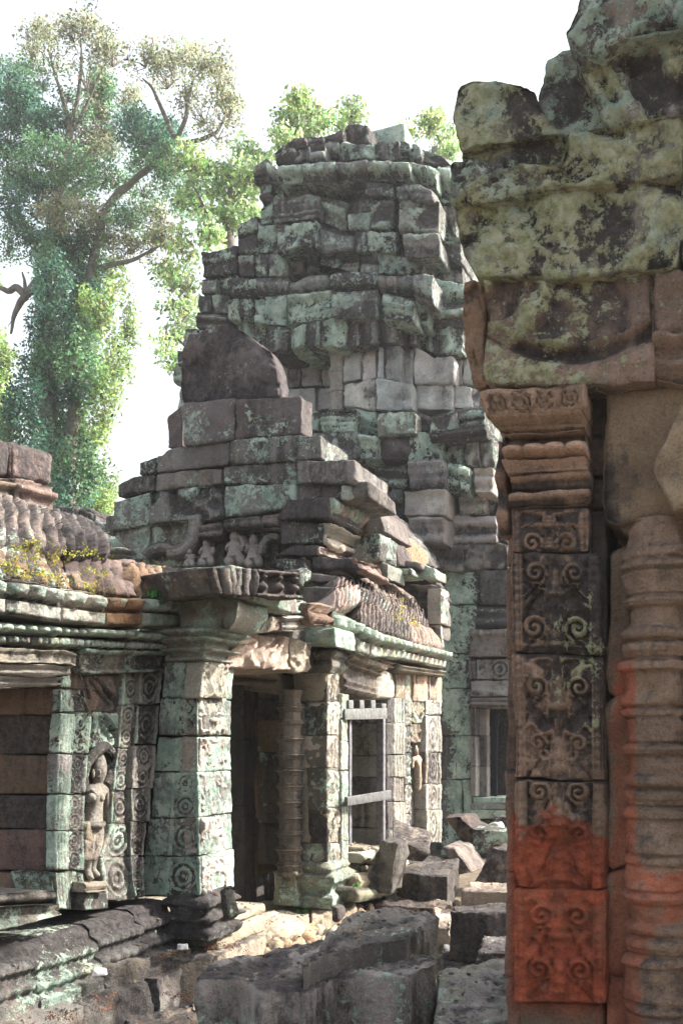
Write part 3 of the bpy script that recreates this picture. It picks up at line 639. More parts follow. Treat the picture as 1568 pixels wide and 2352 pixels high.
# entablature over the bay
mb = MB()
lot2 = c_mould([(0, -.03), (.05, .0), (.42, .005), (.46, -.06), (.62, -.02), (.85, -.02), (1, -.08)], [(.45, .98, .15, .11)])
course(mb, PC2, 11, '655,1110 800,1180 1000,1240 1310,1320', '520,1300 740,1370 1000,1390 1315,1455', '640:.16 745:.18 1010:.16 1110:.17 1318', T=.6, relief=lot2, res=.014, tint=(.40, .38, .33), lich=.55, dark=.3)
course(mb, PC2, 11, '540,1305 790,1375 960,1425 1290,1470', '540,1380 800,1450 960,1490 1290,1530', '545:.04 800:.02 940:.08 1292', T=.5, relief=c_mould([(0, 0), (.3, .05), (.5, 0), (.7, .05), (1, 0)], [(.1, .4, .03, .01), (.55, .9, .05, .015)]), res=.012, tint=(.33, .27, .21), lich=.4, dark=.4)
course(mb, PC2, 5, '965,810 1205,845', '965,955 1200,980', '972:.0 1060:.02 1138:.02 1205', T=.4, relief=c_sum(c_vfillets(2, .01, (0, 1)), c_rough(.01, 9)), res=.014, tint=(.36, .26, .19), lich=.3, dark=.3)
mb.build('bay_cornice', M_ST, gal)
# ribbed aisle roof
mb = MB()
def rp(rows, offs, **kw): stone(mb, rrows(PC2, 11, rows, offs), np.array([-.5, .2, -.35]), out=FD*.75+np.array([0, 0, .65]), res=.013, rad=.02, **kw)
RT = (.30, .225, .19)
rb = lambda sd: c_ribs(.088, .045, sd, 1.0)
A0 = ['640,1000 700,1095 770,1180', '650,960 700,975 770,1010', '645,930 700,950 770,985']
rp(['660,1110 790,1185 860,1190', '660,1040 790,1080 870,1095', '655,965 780,985 860,1040'], [.17, .10, .04], relief=rb(1), tint=RT, dark=.4, lich=.25)
rp(['860,1190 960,1215 1050,1245', '870,1095 960,1130 1040,1150', '860,1040 940,1060 1010,1100'], [.17, .10, .04], relief=rb(2), tint=(.24, .2, .18), dark=.45, lich=.25)
rp(['1050,1245 1180,1290 1300,1310', '1040,1150 1150,1180 1260,1240', '1010,1100 1110,1130 1210,1160'], [.17, .10, .04], relief=rb(3), tint=RT, dark=.4, lich=.25)
rp(['480,1005 560,1000 640,985 650,960', '490,900 570,880 630,890 665,930', '470,850 540,830 620,830 690,890'], [.12, .05, -.03], relief=rb(4), tint=RT, dark=.4, lich=.3)
rp(['655,960 770,985 850,1035 880,1050', '680,890 770,910 850,950 910,1000', '640,830 740,850 830,890 880,930'], [.06, .0, -.08], relief=rb(5), tint=(.25, .2, .18), dark=.45, lich=.25)
rp(['880,1050 1000,1100 1110,1135 1175,1140', '910,990 1020,1030 1110,1070 1170,1100', '880,930 1000,950 1090,990 1150,1020'], [.06, .0, -.08], relief=rb(6), tint=RT, dark=.4, lich=.25)
rp(['470,850 560,830 680,860 760,890', '480,790 560,790 660,800 760,840', '460,750 540,745 600,745 700,790'], [-.02, -.1, -.22], relief=rb(7), tint=RT, dark=.42, lich=.25)
rp(['740,880 860,920 960,950 1115,1000', '700,790 850,860 960,890 1110,965', '600,742 760,770 860,810 960,860'], [-.06, -.15, -.3], relief=rb(8), tint=(.27, .21, .185), dark=.42, lich=.25)
# broken left end, flat slabs
PG1 = Pl(PC2.at(*toD(11, 500, 900), -.02)[:2], FD, -AD)
quad(mb, PG1, 11, '225,830 500,850 500,1000 225,940', T=.5, tint=PURP, dark=.6, lich=.2, amp=.012)
quad(mb, PG1, 11, '270,745 480,742 490,800 285,790', T=.5, o=-.25, tint=(.22, .18, .17), dark=.5, lich=.3, amp=.012)
quad(mb, PG1, 11, '300,705 500,700 560,745 300,745', T=.7, o=-.4, tint=PURP, dark=.5, lich=.3, amp=.012)
mb.build('ribbed_aisle_roof', M_ST, gal)
mb = MB()      # end gable block of the aisle roof
PX = Pl(PC2.at(*toD(11, 1285, 1000), .12)[:2], FD, -AD)
quad(mb, PX, 11, '1110,955 1285,915 1285,1115 1185,1110', T=.35, tint=(.16, .14, .135), dark=.55, lich=.4, amp=.012)
quad(mb, PX, 11, '860,785 1280,835 1285,915 1090,920', T=.4, o=.0, tint=(.2, .165, .155), dark=.55, lich=.2, amp=.015, relief=c_rough(.03, 7))
quad(mb, PX, 11, '870,750 1130,740 1240,810 900,790', T=.5, o=-.1, tint=(.24, .19, .17), dark=.5, lich=.25, amp=.02)
quad(mb, rplane(PX.at(*toD(11, 1285, 1000))), 11, '1285,840 1340,870 1335,1130 1285,1115', T=.15, o=.02, relief=c_foliage(.02, 11), res=.012, tint=PALE, dark=.2, lich=.5)
quad(mb, PX, 11, '1190,1115 1280,1120 1290,1235 1235,1230', T=.35, tint=(.2, .19, .17), dark=.5, lich=.5, amp=.012)
quad(mb, rplane(PX.at(*toD(11, 1285, 1170))), 11, '1285,1120 1300,1140 1310,1310 1290,1240', T=.2, tint=PALE, dark=.2, lich=.5)
mb.build('aisle_gable', M_ST, gal)
# roof infill so no light leaks through
mb = MB()
q0 = PC2.at(770, 1500, -1.8)
wbox(mb, PA.at(-100, 1500, -1.9), FD*1.55, AD*1.9, 2.2, 2.5, tint=DARKS, res=.4)
wbox(mb, PC2.at(560, 1500, 0)-FD*1.7, FD*1.6, AD*1.9, 2.2, 2.55, tint=DARKS, res=.4)
wbox(mb, PC2.at(720, 1500, 0)-FD*1.7, FD*1.35, AD*2.6, 2.3, 2.75, tint=DARKS, res=.4)
mb.build('roof_core', M_ST, gal)
# plinth : one tall moulded course
mb = MB()
def plf(s_, t, L, H):
    f = t/H; h = np.interp(f, [0, .06, .10, .26, .30, .36, .46, .50, .60, .66, .76, .80, .92, 1], [.20, .24, .22, .23, .17, .19, .20, .145, .15, .175, .165, .11, .10, .04])
    h = h+.012*np.abs(np.sin(s_/.05*math.pi))*((f > .62) & (f < .8))+.02*np.abs(np.sin(s_/.09*math.pi))*((f > .36) & (f < .5))
    return .85*h+.006*n2(s_, t, 6, 3, 3)
ss_ = [-4.2, -3.4, -2.5, -1.75, -1.3, -.78, -.35, .02]
for q0, q1 in zip(ss_[:-1], ss_[1:]):
    a = PA.p+AD*q0; b = PA.p+AD*q1; dz = rnd.gauss(0, .012)
    for (z0, z1, dd) in ((.24+dz, .60+dz, .03),):
        stone(mb, [[a+[0, 0, z0]+FD*dd, b+[0, 0, z0]+FD*dd], [a+[0, 0, z1]+FD*dd, b+[0, 0, z1]+FD*dd]], -FD*.5, relief=plf, res=.012, rad=.008, tint=(.17, .165, .16), dark=.55, lich=.36, amp=.005, jit=.005)
for q0, q1 in ((-4, -2.9), (-2.9, -1.9), (-1.9, -1.1), (-1.1, -.5), (-.5, .1), (.1, .55)):
    a = PA.p+AD*q0+FD*(.34+rnd.gauss(0, .02)); b = PA.p+AD*q1+FD*.34
    stone(mb, [[a+[0, 0, -.1], b+[0, 0, -.1]], [a+[0, 0, .27], b+[0, 0, .27]]], -FD*.5, relief=c_rough(.02, 5), res=.02, rad=.02, tint=(.2, .19, .175), dark=.5, lich=.35, amp=.014, jit=.01)
mb.build('plinth', M_ST, gal)
# ================================================================ hall with the big gable
TW = dict(rad=.02, amp=.018, g=.004, res=.035, jit=.006)
hall = thing('hall', 'stepped gable of dark stone blocks with carved figures, rising behind the gallery roof', 'building', (-.8, 9.2, 0))
PG = fplane(540, 9.0)
gk = dict(rad=.018, amp=.011, res=.03)
G1 = (.185, .155, .155); G2 = (.23, .21, .195)
mb = MB()
shape(mb, PG, 0, ['418,926 520,920 641,908', '415,845 520,850 641,878', '424,800 470,790 560,800 636,850', '438,770 480,755 518,741 545,752 585,783 617,806 632,838'], T=.2, o=-.2, tint=(.17, .14, .14), dark=.5, lich=.36, relief=c_sum(c_rough(.03, 3), c_rough(.014, 10), c_pits(.02, 12, .3)), **gk)
mb.build('crown_stone', M_ST, hall)
mb = MB()
G = lambda top, bot, j, T=.8, **kw: course(mb, PG, 0, top, bot, j, T=T, g=.004, **{**gk, 'tint': G1, 'dark': .5, 'lich': .4, **kw})
G('382,955 420,945 420,925 540,914 690,904', '382,1030 425,1024 542,1010 697,996', '382:-.35 420:-.12 540:-.06 694', T=.3, lich=.35)
G('318,1060 370,1044 388,1030 528,1010 740,996', '318,1090 360,1086 530,1068 765,1052', '318:-.3 360:-.15 528:-.02 738', T=.7, lich=.5, tint=G2)
G('270,1112 305,1092 357,1087 512,1070 680,1058 808,1056', '270,1142 360,1127 512,1111 680,1113 820,1106', '270:-.2 358:-.1 511:-.05 680:.05 815', lich=.45, tint=G2)
G('262,1150 345,1130 360,1128 510,1112 680,1114 830,1107', '256,1218 345,1207 350,1204 512,1192 680,1162 850,1140', '258:-.15 345:-.08 512:-.04 680:-.05 845', lich=.5, tint=G2, per={1: dict(relief=c_pits(.05, 7, .0), dark=.6), 2: dict(lich=.6)})
G('240,1182 262,1180 350,1206 510,1194 640,1185', '240,1222 270,1240 350,1300 512,1300 640,1300', '240:-.25 263:-.2 346:-.22 512:-.22 640', T=.6, tint=G2, lich=.5)
mb.build('gable_wall', M_ST, hall)
mb = MB()
G('512,1192 600,1185 660,1180', '512,1216 600,1212 660,1210', '512:.0 600:.02 662', T=.5, tint=(.26, .23, .21), lich=.5, relief=c_mould([(0, -.05), (.4, .02), (.7, -.03), (1, .03)]))
G('456,1210 510,1200', '456,1240 512,1238', '456:-.02 512', T=.4, tint=(.26, .23, .21), lich=.45, relief=c_mould([(0, -.04), (.4, .03), (.6, -.02), (1, .03)]))
# naga arches : two curled bands either side of the figures
def arch(cx, cy, rx, ry, a0, a1, wd, o):
    n = 16; an = np.radians(np.linspace(a0, a1, n))
    pi_ = [PG.at(cx+(rx-wd/2)*math.cos(a), cy-(ry-wd/2)*math.sin(a), o) for a in an]; po = [PG.at(cx+(rx+wd/2)*math.cos(a), cy-(ry+wd/2)*math.sin(a), o) for a in an]
    stone(mb, [pi_, po], AD*.15, relief=c_mould([(0, -.02), (.2, .03), (.35, .0), (.5, .03), (.65, 0), (.8, .03), (1, -.02)], [(.1, .9, .05, .012)]), res=.014, rad=.01, tint=(.27, .25, .23), dark=.4, lich=.35)
arch(395, 1205, 52, 62, -100, 20, 30, -.09); arch(372, 1298, 44, 40, 150, 30, 24, -.1); arch(585, 1215, 34, 45, 200, 300, 24, -.1); arch(628, 1262, 26, 32, 60, 200, 18, -.1)
mb.build('gable_arch_carving', M_ST, hall)
# right returns of the gable : sunlit R faces painted paler, shaded fronts darker
mb = MB()
def ret(u, reg, xs, top, bot, o=0., T=.9, base=PG, **kw):
    """stone whose carved face looks right; u,v of its near corner on the gable plane"""
    c = base.at(*toD(reg, *u), o); pl = rplane(c); kw = {**gk, 'tint': (.36, .32, .28), 'dark': .35, 'lich': .4, **kw}
    shape(mb, pl, reg, [bot, top], T=.06, **kw)
ret((455, 200), 11, 0, '455,145 530,180 720,215', '462,300 560,350 695,415', T=1.3, o=.10, relief=c_sum(c_mould([(0, -.07), (.25, -.02), (.3, 0), (1, .0)], [(.3, .95, .12, .04)])), tint=(.30, .23, .2), dark=.4)
ret((412, 400), 11, 0, '412,330 520,395 668,470', '412,518 520,560 662,603', T=1.3, o=.03, relief=c_mould([(0, 0), (.3, .02), (.34, -.03), (.5, -.03), (.55, .03), (.62, -.02), (.68, .03), (.74, -.02), (1, .05)], [(.74, .98, .05, .03)]), res=.014, tint=(.46, .43, .38), dark=.15, lich=.35)
ret((560, 80), 11, 0, '560,45 660,55 715,80', '565,165 640,170 720,200', T=1.3, o=.05, relief=c_foliage(.03, 8), tint=(.3, .26, .24))
ret((360, 560), 11, 0, '362,522 480,550 630,612', '368,600 500,650 680,740', T=1.3, o=.12, relief=c_mould([(0, .03), (.25, .03), (.35, -.02), (.95, -.05), (1, -.07)], [(.0, .3, .03, .01)]), tint=(.36, .27, .235), dark=.3, lich=.2)
ret((650, 620), 11, 0, '632,612 700,640 815,690', '690,735 760,760 845,805', T=.6, o=.12, relief=c_mould([(0, .03), (.3, .03), (.4, -.02), (1, -.05)], [(.0, .35, .03, .01)]), tint=(.33, .25, .22), dark=.35, lich=.2)
ret((245, 640), 11, 0, '240,605 270,608 305,625', '295,700 300,705 310,715', T=1.0, o=.2, tint=(.34, .26, .23))
fk = {**gk, 'tint': (.15, .125, .13), 'dark': .55, 'lich': .32}
quad(mb, PG, 11, '110,150 425,142 430,300 10,318', T=.7, o=.10, **fk)
quad(mb, PG, 11, '60,320 385,338 385,512 60,508', T=.7, o=.03, **fk)
quad(mb, PG, 11, '130,515 335,522 340,602 20,590', T=.7, o=.12, **fk)
quad(mb, PG, 11, '10,620 220,605 270,700 20,690', T=.7, o=.2, **fk)
quad(mb, PG, 11, '300,600 610,610 670,690 310,700', T=.5, o=.1, **fk)
mb.build('gable_return', M_ST, hall)
mb = MB()
PH = rplane(PG.at(*toD(11, 690, 450), -.15)); PHf = Pl(PH.at(*toD(11, 690, 450))[:2], FD, -AD)
quad(mb, PHf, 11, '668,440 815,425 810,625 668,590', T=.5, o=-.5, tint=(.2, .2, .18), dark=.45, lich=.62, **gk)
quad(mb, rplane(PHf.at(*toD(11, 812, 500), -.5)), 11, '815,430 900,470 890,640 812,622', T=.3, tint=(.34, .32, .28), dark=.3, lich=.5, relief=c_rough(.03, 8), **gk)
quad(mb, PHf, 11, '720,210 800,225 870,420 715,425', T=.8, o=-.8, tint=(.24, .2, .185), dark=.4, lich=.25, **gk)
quad(mb, PHf, 11, '880,470 935,485 965,660 890,670', T=.5, o=-1.0, tint=(.26, .2, .175), dark=.4, lich=.2, **gk)
quad(mb, PHf, 11, '800,635 885,650 880,780 815,740', T=.5, o=-.6, tint=(.34, .32, .28), dark=.4, lich=.45, **gk)
quad(mb, PHf, 11, '885,680 1060,690 1055,745 890,745', T=.4, o=-1.0, tint=GR, dark=.4, lich=.5, **gk)
quad(mb, PHf, 11, '975,630 1130,660 1130,700 975,680', T=.4, o=-1.2, tint=(.2, .17, .16), dark=.5, lich=.3, **gk)
quad(mb, PHf, 11, '1110,665 1240,690 1240,770 1110,760', T=.4, o=-1.3, tint=GR, dark=.4, lich=.5, **gk)
mb.build('hall_side_wall', M_ST, hall)
mb = MB()
def hr(rows, offs, **kw): stone(mb, rrows(PH, 11, rows, offs), np.array([-.6, .25, -.4]), out=FD*.75+np.array([0, 0, .65]), res=.02, rad=.02, **kw)
hr(['720,240 790,300 860,420', '745,200 830,250 920,440', '760,160 880,290 1020,465'], [-.25, -.35, -.6], relief=c_ribs(.07, .03, 61), tint=(.34, .21, .13), dark=.35, lich=.2)
hr(['900,500 1000,640 1165,670', '930,480 1040,520 1175,650', '900,420 1020,465 1130,540 1180,590'], [-.25, -.4, -.6], relief=c_ribs(.07, .03, 62), tint=(.36, .23, .14), dark=.35, lich=.2)
hr(['760,190 880,300 1025,470 1160,600', '760,150 870,240 960,330 1060,440', '740,110 860,210 960,300 1070,400'], [-.6, -.8, -1.1], relief=c_rough(.02, 5), tint=(.17, .16, .155), dark=.55, lich=.25)
hr(['1030,470 1120,540 1170,640 1240,690', '1040,440 1130,510 1210,590 1280,680', '1060,400 1160,480 1230,570 1290,660'], [-.6, -.75, -1.0], relief=c_rough(.02, 5), tint=(.17, .16, .155), dark=.55, lich=.25)
mb.build('hall_roof', M_ST, hall)
mb = MB()
a = PG.at(300, 1500, -.7)
wbox(mb, a, FD*1.5, AD*4, 2.5, 3.55, tint=DARKS, res=.4)
wbox(mb, PG.at(440, 1500, -.6), FD*.8, AD*2.5, 3.4, 4.3, tint=DARKS, res=.4)
mb.build('hall_core', M_ST, hall)

# ================================================================ tower
tower = thing('tower', 'tall crumbling sanctuary tower of lichen-streaked blocks, widest thing on the skyline', 'tower', (0, 16, 0))
PT = fplane(784, 14.5)
L3 = (.34, .335, .325); L2 = (.265, .26, .255)
def TC(name, rows, T=1.0, **kw):
    global mb
    mb = MB()
    for r in rows:
        top, bot, j = r[:3]; jj = [q.split(':') for q in j.split()]; j2 = []
        lim = 105 if (len(r) < 4 or 'reg' not in r[3]) else 230
        for a_, b_ in zip(jj[:-1], jj[1:]):
            j2.append(':'.join(a_)); w_ = float(b_[0])-float(a_[0])
            if w_ > lim and rnd.random() < .2:
                j2.append('%.0f:%.3f' % (float(a_[0])+w_*rnd.uniform(.35, .65), float(a_[1] if len(a_) > 1 else 0)+rnd.gauss(0, .05)))
        j2.append(jj[-1][0]); j = ' '.join(j2)
        k2 = {**TW, 'tint': L2, 'dark': .60, 'lich': .55, 'var': .10, 'tvar': .2, 'rr': t_rel, **kw, **(r[3] if len(r) > 3 else {})}
        course(mb, PT, k2.pop('reg', 2), top, bot, ' '.join(q if ':' not in q else q.split(':')[0]+':%.3f' % (float(q.split(':')[1])*1.15+rnd.gauss(0, .02)) for q in j.split()), T=k2.pop('T', T), **k2)
    mb.build(name, M_STF, tower)
def t_rel():
    q = rnd.random()
    if q < .45:
        n = rnd.choice((2, 3, 4)); pr = [(0, -.03)]
        for i in range(n):
            a = (i+rnd.random()*.5)/n; o = rnd.choice((-.05, -.02, .02, .05)); pr += [(a+.02, o), (min(.97, a+.25), o)]
        pr = sorted(pr)+[(1, rnd.choice((-.04, .03)))]
        return c_sum(c_mould(pr, [(.5, .9, .1, .03)] if rnd.random() < .4 else ()), c_rough(.015, 6, rnd.random()*9))
    if q < .75: return c_sum(c_foliage(.035, 5.5, .12, rnd.random()*20), c_rough(.015, 5, rnd.random()*9))
    q1 = .3+.4*rnd.random()
    return c_sum(c_mould([(0, 0), (q1-.03, .0), (q1-.01, -.07), (q1+.01, -.07), (q1+.03, rnd.choice((-.03, .02, .04))), (1, .0)]), c_rough(.02, 5, rnd.random()*9))
lump = c_rough(.07, 2.2, 4)
TC('tower_crown', [
 ('470,236 555,165 700,150 800,118 830,100 905,105 920,185', '470,252 640,200 780,185 855,188 920,192', '472:-.3 560:-.25 700:-.3 800:-.15 920', dict(tint=G1, dark=.62, lich=.3)),
 ('490,245 640,195 780,182 930,192 945,172 1080,172 1145,205 1240,240 1285,285', '490,292 640,268 900,262 1085,264 1290,300', '490:-.1 575:.0 640:.12 708:.0 780:.06 935:.08 1050:.0 1105:-.1 1150:-.2 1285', dict(lich=.5)),
 ('380,292 440,258 490,292 640,270 900,264 1085,266 1290,300', '398,372 490,370 640,370 780,364 900,350 1110,352 1230,402 1290,440', '380:-.15 445:.0 492:.15 608:.2 760:.22 903:.25 1100:.12 1225:-.1 1290', dict(lich=.62, relief=c_mould([(0, -.12), (.35, -.05), (.5, .05), (.8, .06), (1, -.02)])))])
TC('upper_tier', [
 ('400,376 490,372 640,372 780,366 900,360 1030,380 1130,372 1230,402 1300,440', '405,452 520,440 700,430 890,442 1035,447 1220,452 1300,462', '405:-.15 520:-.25 650:-.3 780:-.2 893:.2 1030:.35 1200:-.1 1300', dict(lich=.5)),
 ('408,482 470,440 690,424 810,458 950,448 1040,452 1240,456 1310,482', '405,560 490,560 670,532 805,592 1040,582 1070,602 1225,598 1320,622', '408:-.1 470:.12 690:-.02 810:.1 920:.15 1030:-.3 1048:.35 1228:.0 1315', dict(lich=.52)),
 ('302,565 395,522 405,562 490,562 670,534 805,594 1040,584 1070,604 1225,600 1330,624', '308,690 490,690 660,650 690,708 860,684 1060,700 1230,708 1335,730', '304:-.25 400:-.1 490:.28 675:.12 850:.2 902:.24 1038:-.2 1072:.38 1230:.0 1335'),
 ('308,694 490,692 660,655 690,710 860,688 1060,704 1230,710 1340,732', '310,800 460,800 540,790 680,752 840,780 950,790 1150,792 1210,822 1345,832', '310:-.2 385:0 450:.12 530:-.1 690:-.05 775:.0 860:.06 950:.1 1165:.0 1215:-.1 1340', dict(tint=L3, lich=.42))])
TC('middle_cornice', [
 ('310,804 540,802 560,832 650,786 720,790 900,775 950,792 1180,795 1345,832', '262,902 540,882 740,862 950,862 1100,882 1200,926 1350,912', '262:.0 400:.05 550:.25 730:.4 950:.45 1110:.52 1205:.12 1350', dict(relief=c_mould([(0, -.1), (.3, .0), (.6, .03), (1, 0)]), lich=.55)),
 ('262,905 540,885 740,865 950,865 1100,885 1200,928 1350,915', '258,992 540,1030 740,987 960,992 1115,1012 1170,1032 1335,1032', '262:.1 375:.12 535:.35 740:.45 955:.35 970:.55 1115:.3 1182:.1 1350', dict(lich=.64))])
TC('carved_pediment_band', [
 ('258,995 540,1034 740,990 960,996 1115,1016 1200,1034 1340,1034', '262,1120 460,1150 620,1122 770,1132 940,1112 1115,1112 1210,1162 1345,1152', '300:-.05 440:.1 545:.3 620:.35 690:.3 810:.3 870:.25 960:.3 1065:.15 1132:.0 1210:.05 1345', dict(relief=c_foliage(.06, 3.2, .2, 71), lich=.52, res=.035))])
TC('niche_storey', [
 ('500,1160 600,1140 740,1134 940,1114 1115,1114 1210,1164 1420,1160', '500,1310 740,1302 940,1266 1115,1302 1295,1292 1420,1310', '490:-.45 600:-.48 700:-.5 755:-.5 790:.1 875:.06 942:.2 980:.22 1060:.05 1115:.05 1300:-.1 1340:-.15 1430', dict(tint=(.44, .44, .43), lich=.22, dark=.36, relief=c_rough(.012, 5))),
 ('500,1312 740,1304 940,1268 1115,1304 1295,1294 1430,1312', '500,1420 660,1422 800,1400 1000,1422 1115,1412 1290,1412 1440,1400', '490:-.45 665:-.48 755:-.5 795:.18 940:.24 1110:.0 1130:.05 1295:-.05 1385:-.1 1440', dict(tint=(.44, .44, .43), lich=.22, dark=.36, relief=c_rough(.012, 5)))])
mb = MB()
cc = PT.at(*toD(2, 770, 1280), .0); colonette(mb, cc[:2], .13, cc[2]-.85, cc[2]+.85, (.38, .36, .34), .28, dark=.4, lich=.2)
mb.build('niche_colonette', M_STF, tower)
TC('lower_cornice', [
 ('500,1440 600,1424 850,1408 950,1424 1110,1418 1180,1442 1420,1404', '500,1520 600,1512 870,1520 950,1532 1180,1522 1435,1482', '500:.2 690:.28 850:.1 950:.35 1130:.2 1185:.35 1440'),
 ('500,1524 600,1514 870,1522 950,1534 1180,1524 1440,1484', '500,1620 700,1640 940,1640 1180,1560 1450,1530', '500:.3 660:.35 860:.4 945:.2 1185:.45 1450', dict(lich=.58))])
# turret on the left shoulder
TC('left_shoulder', [
 ('155,692 305,664', '145,802 305,782', '145:-.3 308', dict(tint=G1, T=.9, lich=.4)),
 ('142,806 305,786', '145,882 300,872', '140:-.32 215:-.15 302', dict(lich=.55)),
 ('142,886 300,876', '125,962 265,972', '132:-.3 185:-.25 265', dict(lich=.4)),
 ('122,966 265,976', '118,1032 255,1042', '120:-.15 258', dict(lich=.55)),
 ('66,1040 260,1046', '62,1132 262,1132', '66:-.25 130:-.1 262', dict(lich=.58)),
 ('45,1136 264,1136', '12,1212 262,1215', '30:-.2 150:-.1 262', dict(lich=.55)),
 ('8,1216 262,1218', '30,1290 262,1290', '12:-.2 262', dict(relief=c_mould([(0, -.1), (.4, .0), (.6, -.06), (1, .04)]), lich=.5)),
 ('30,1294 262,1294', '50,1500 262,1500', '35:-.4 262')])
# base storey, right of the hall roof
R9 = dict(reg=9)
TC('pilaster_storey', [
 ('180,520 480,505 560,520 700,560 1200,475', '185,778 560,735 700,715 1240,668', '190:.05 450:.15 560:-.1 692:.15 1250', dict(reg=9, tint=G1, lich=.4)),
 ('560,690 700,718 1240,672 1290,760', '700,800 860,800 1180,782 1300,775', '700:.0 1160:.12 1310', dict(reg=9, tint=G1, lich=.6)),
 ('180,782 640,730 760,790 840,850', '180,1010 490,1012 640,1010 830,1000', '180:.3 500:.3 830', dict(reg=9, tint=(.2, .165, .17), lich=.42, relief=c_rough(.03, 4))),
 ('830,860 1050,800 1170,785', '840,1010 1050,1060 1195,1070', '840:.1 1045:.2 1190', dict(reg=9, tint=L2, lich=.5, relief=c_foliage(.03, 6))),
 ('1180,790 1330,780 1450,850', '1200,1070 1330,1080 1450,1110', '1195:.15 1330:-.1 1450', dict(reg=9, tint=L2, lich=.4, relief=c_foliage(.03, 6))),
 ('-60,780 180,790', '-60,1180 160,1270', '-60:-.1 90:-.05 180', dict(reg=9, lich=.6)),
 ('140,1015 500,1015', '150,1250 470,1295', '150:.1 480', dict(reg=9, lich=.58, dark=.6, relief=c_mould([(0, 0), (.3, .06), (.45, -.02), (.7, .04), (1, 0)]))),
 ('500,1012 845,1005', '480,1300 870,1280', '490:.42 850', dict(reg=9, tint=(.34, .33, .35), lich=.3, dark=.35, relief=c_mould([(0, -.05), (.2, .0), (.3, .04), (.45, .0), (.6, .06), (.75, .04), (.9, .1), (1, .03)]))),
 ('840,1005 1100,1070', '860,1290 1060,1340', '855:.3 1100', dict(reg=9, lich=.55, relief=c_mould([(0, -.05), (.3, .05), (.5, -.02), (.8, .08), (1, 0)]))),
 ('1120,1080 1350,1090', '1130,1335 1340,1340', '1125:.35 1330', dict(reg=9, tint=PALE, lich=.2, dark=.2, relief=c_mould([(0, .05), (.3, -.02), (.6, .05), (.7, -.02), (1, .06)]))),
 ('1350,1090 1450,1110', '1330,1350 1460,1350', '1340:.05 1460', dict(reg=9, lich=.55)),
 ('150,1290 470,1300', '300,1560 480,1550', '200:.0 330:.08 440:.1', dict(reg=9, tint=(.2, .2, .2), dark=.5, lich=.3)),
 ('440,1305 860,1285', '440,1555 860,1540', '440:.4 858', dict(reg=9, tint=(.33, .31, .29), lich=.15, dark=.3, relief=c_mould([(0, 0), (.72, 0), (.74, .02), (.86, .03), (.9, .06), (1, .08)]))),
 ('860,1285 980,1345 1260,1345 1450,1350', '860,1540 980,1545 1270,1535 1450,1560', '985:.1 1255:-.1 1350:-.05 1455', dict(reg=9, tint=(.28, .26, .25), lich=.35, relief=c_mould([(0, 0), (.4, .04), (.6, 0), (.8, .05), (1, 0)]))),
 ('480,1560 850,1542', '560,1830 845,1830', '490:.4 850', dict(reg=9, tint=(.36, .34, .32), lich=.12, dark=.25)),
 ('925,1560 1370,1540', '940,1830 1360,1822', '925:.05 1372', dict(reg=9, tint=(.27, .25, .265), lich=.2, dark=.45)),
 ('1375,1570 1450,1560', '1360,1830 1450,1822', '1375:-.02 1460', dict(reg=9, tint=(.2, .17, .19), lich=.2)),
 ('560,1832 840,1832', '760,2080 830,2080', '560:.1 840', dict(reg=9, tint=(.25, .24, .23), lich=.2, T=.6)),
 ('845,1835 1025,1830', '820,2090 1010,2100', '845:.1 1022', dict(reg=9, tint=(.25, .23, .21), lich=.2)),
 ('1020,1832 1450,1822', '1015,2090 1450,2070', '1022:.06 1445:.02 1470', dict(reg=9, tint=(.17, .155, .155), lich=.2, dark=.55))], T=.9)
# lower wall with window, green run-off streak
def streak(V, T, W):
    u = 784+FPX*V[:, 0]/V[:, 1]; v = HV-(V[:, 2]-EYE)*FPX/V[:, 1]; x = (V[:, 0]-PT.at(1060, 1500)[0]); c = PT.at(1058, 1500)[0]; z = V[:, 2]
    wob = .10*n2(z, z*0, 1.3, 3, 4); d = np.abs(V[:, 0]-c-wob)
    W = W.copy(); W[:, 1] = np.clip(.80-.62*sm(d, .08, .40), .1, 1.)+.0*z; W[:, 2] -= .25; return T, W
mb = MB()
ck = dict(rad=.014, amp=.010, res=.03, tint=(.15, .145, .145), dark=.55, lich=.4, wxf=streak, yel=.1)
for (t_, b_, j_) in (('1010,1312 1140,1308 1170,1306', '1010,1388 1170,1388', '1010:-.02 1100:.03 1175'), ('1010,1390 1175,1390', '1010,1500 1175,1500', '1010:.0 1092:.0'), ('1010,1502 1175,1502', '1010,1580 1175,1580', '1010 1080'), ('1010,1582 1175,1582', '1010,1690 1175,1690', '1010:-.0 1085'), ('1010,1692 1175,1692', '1010,1790 1175,1790', '1010 1045 1085'), ('1010,1792 1175,1792', '1010,1880 1175,1880', '1010 1062:.02 1085'), ('1010,1882 1175,1882', '1010,2080 1175,2080', '1010 1080 1175')):
    course(mb, PT, 0, t_, b_, j_, T=.8, **ck)
mb.build('stained_base_wall', M_STF, tower)
mb = MB()
ck = dict(rad=.010, amp=.006, res=.02, tint=(.25, .235, .225), dark=.45, lich=.15)
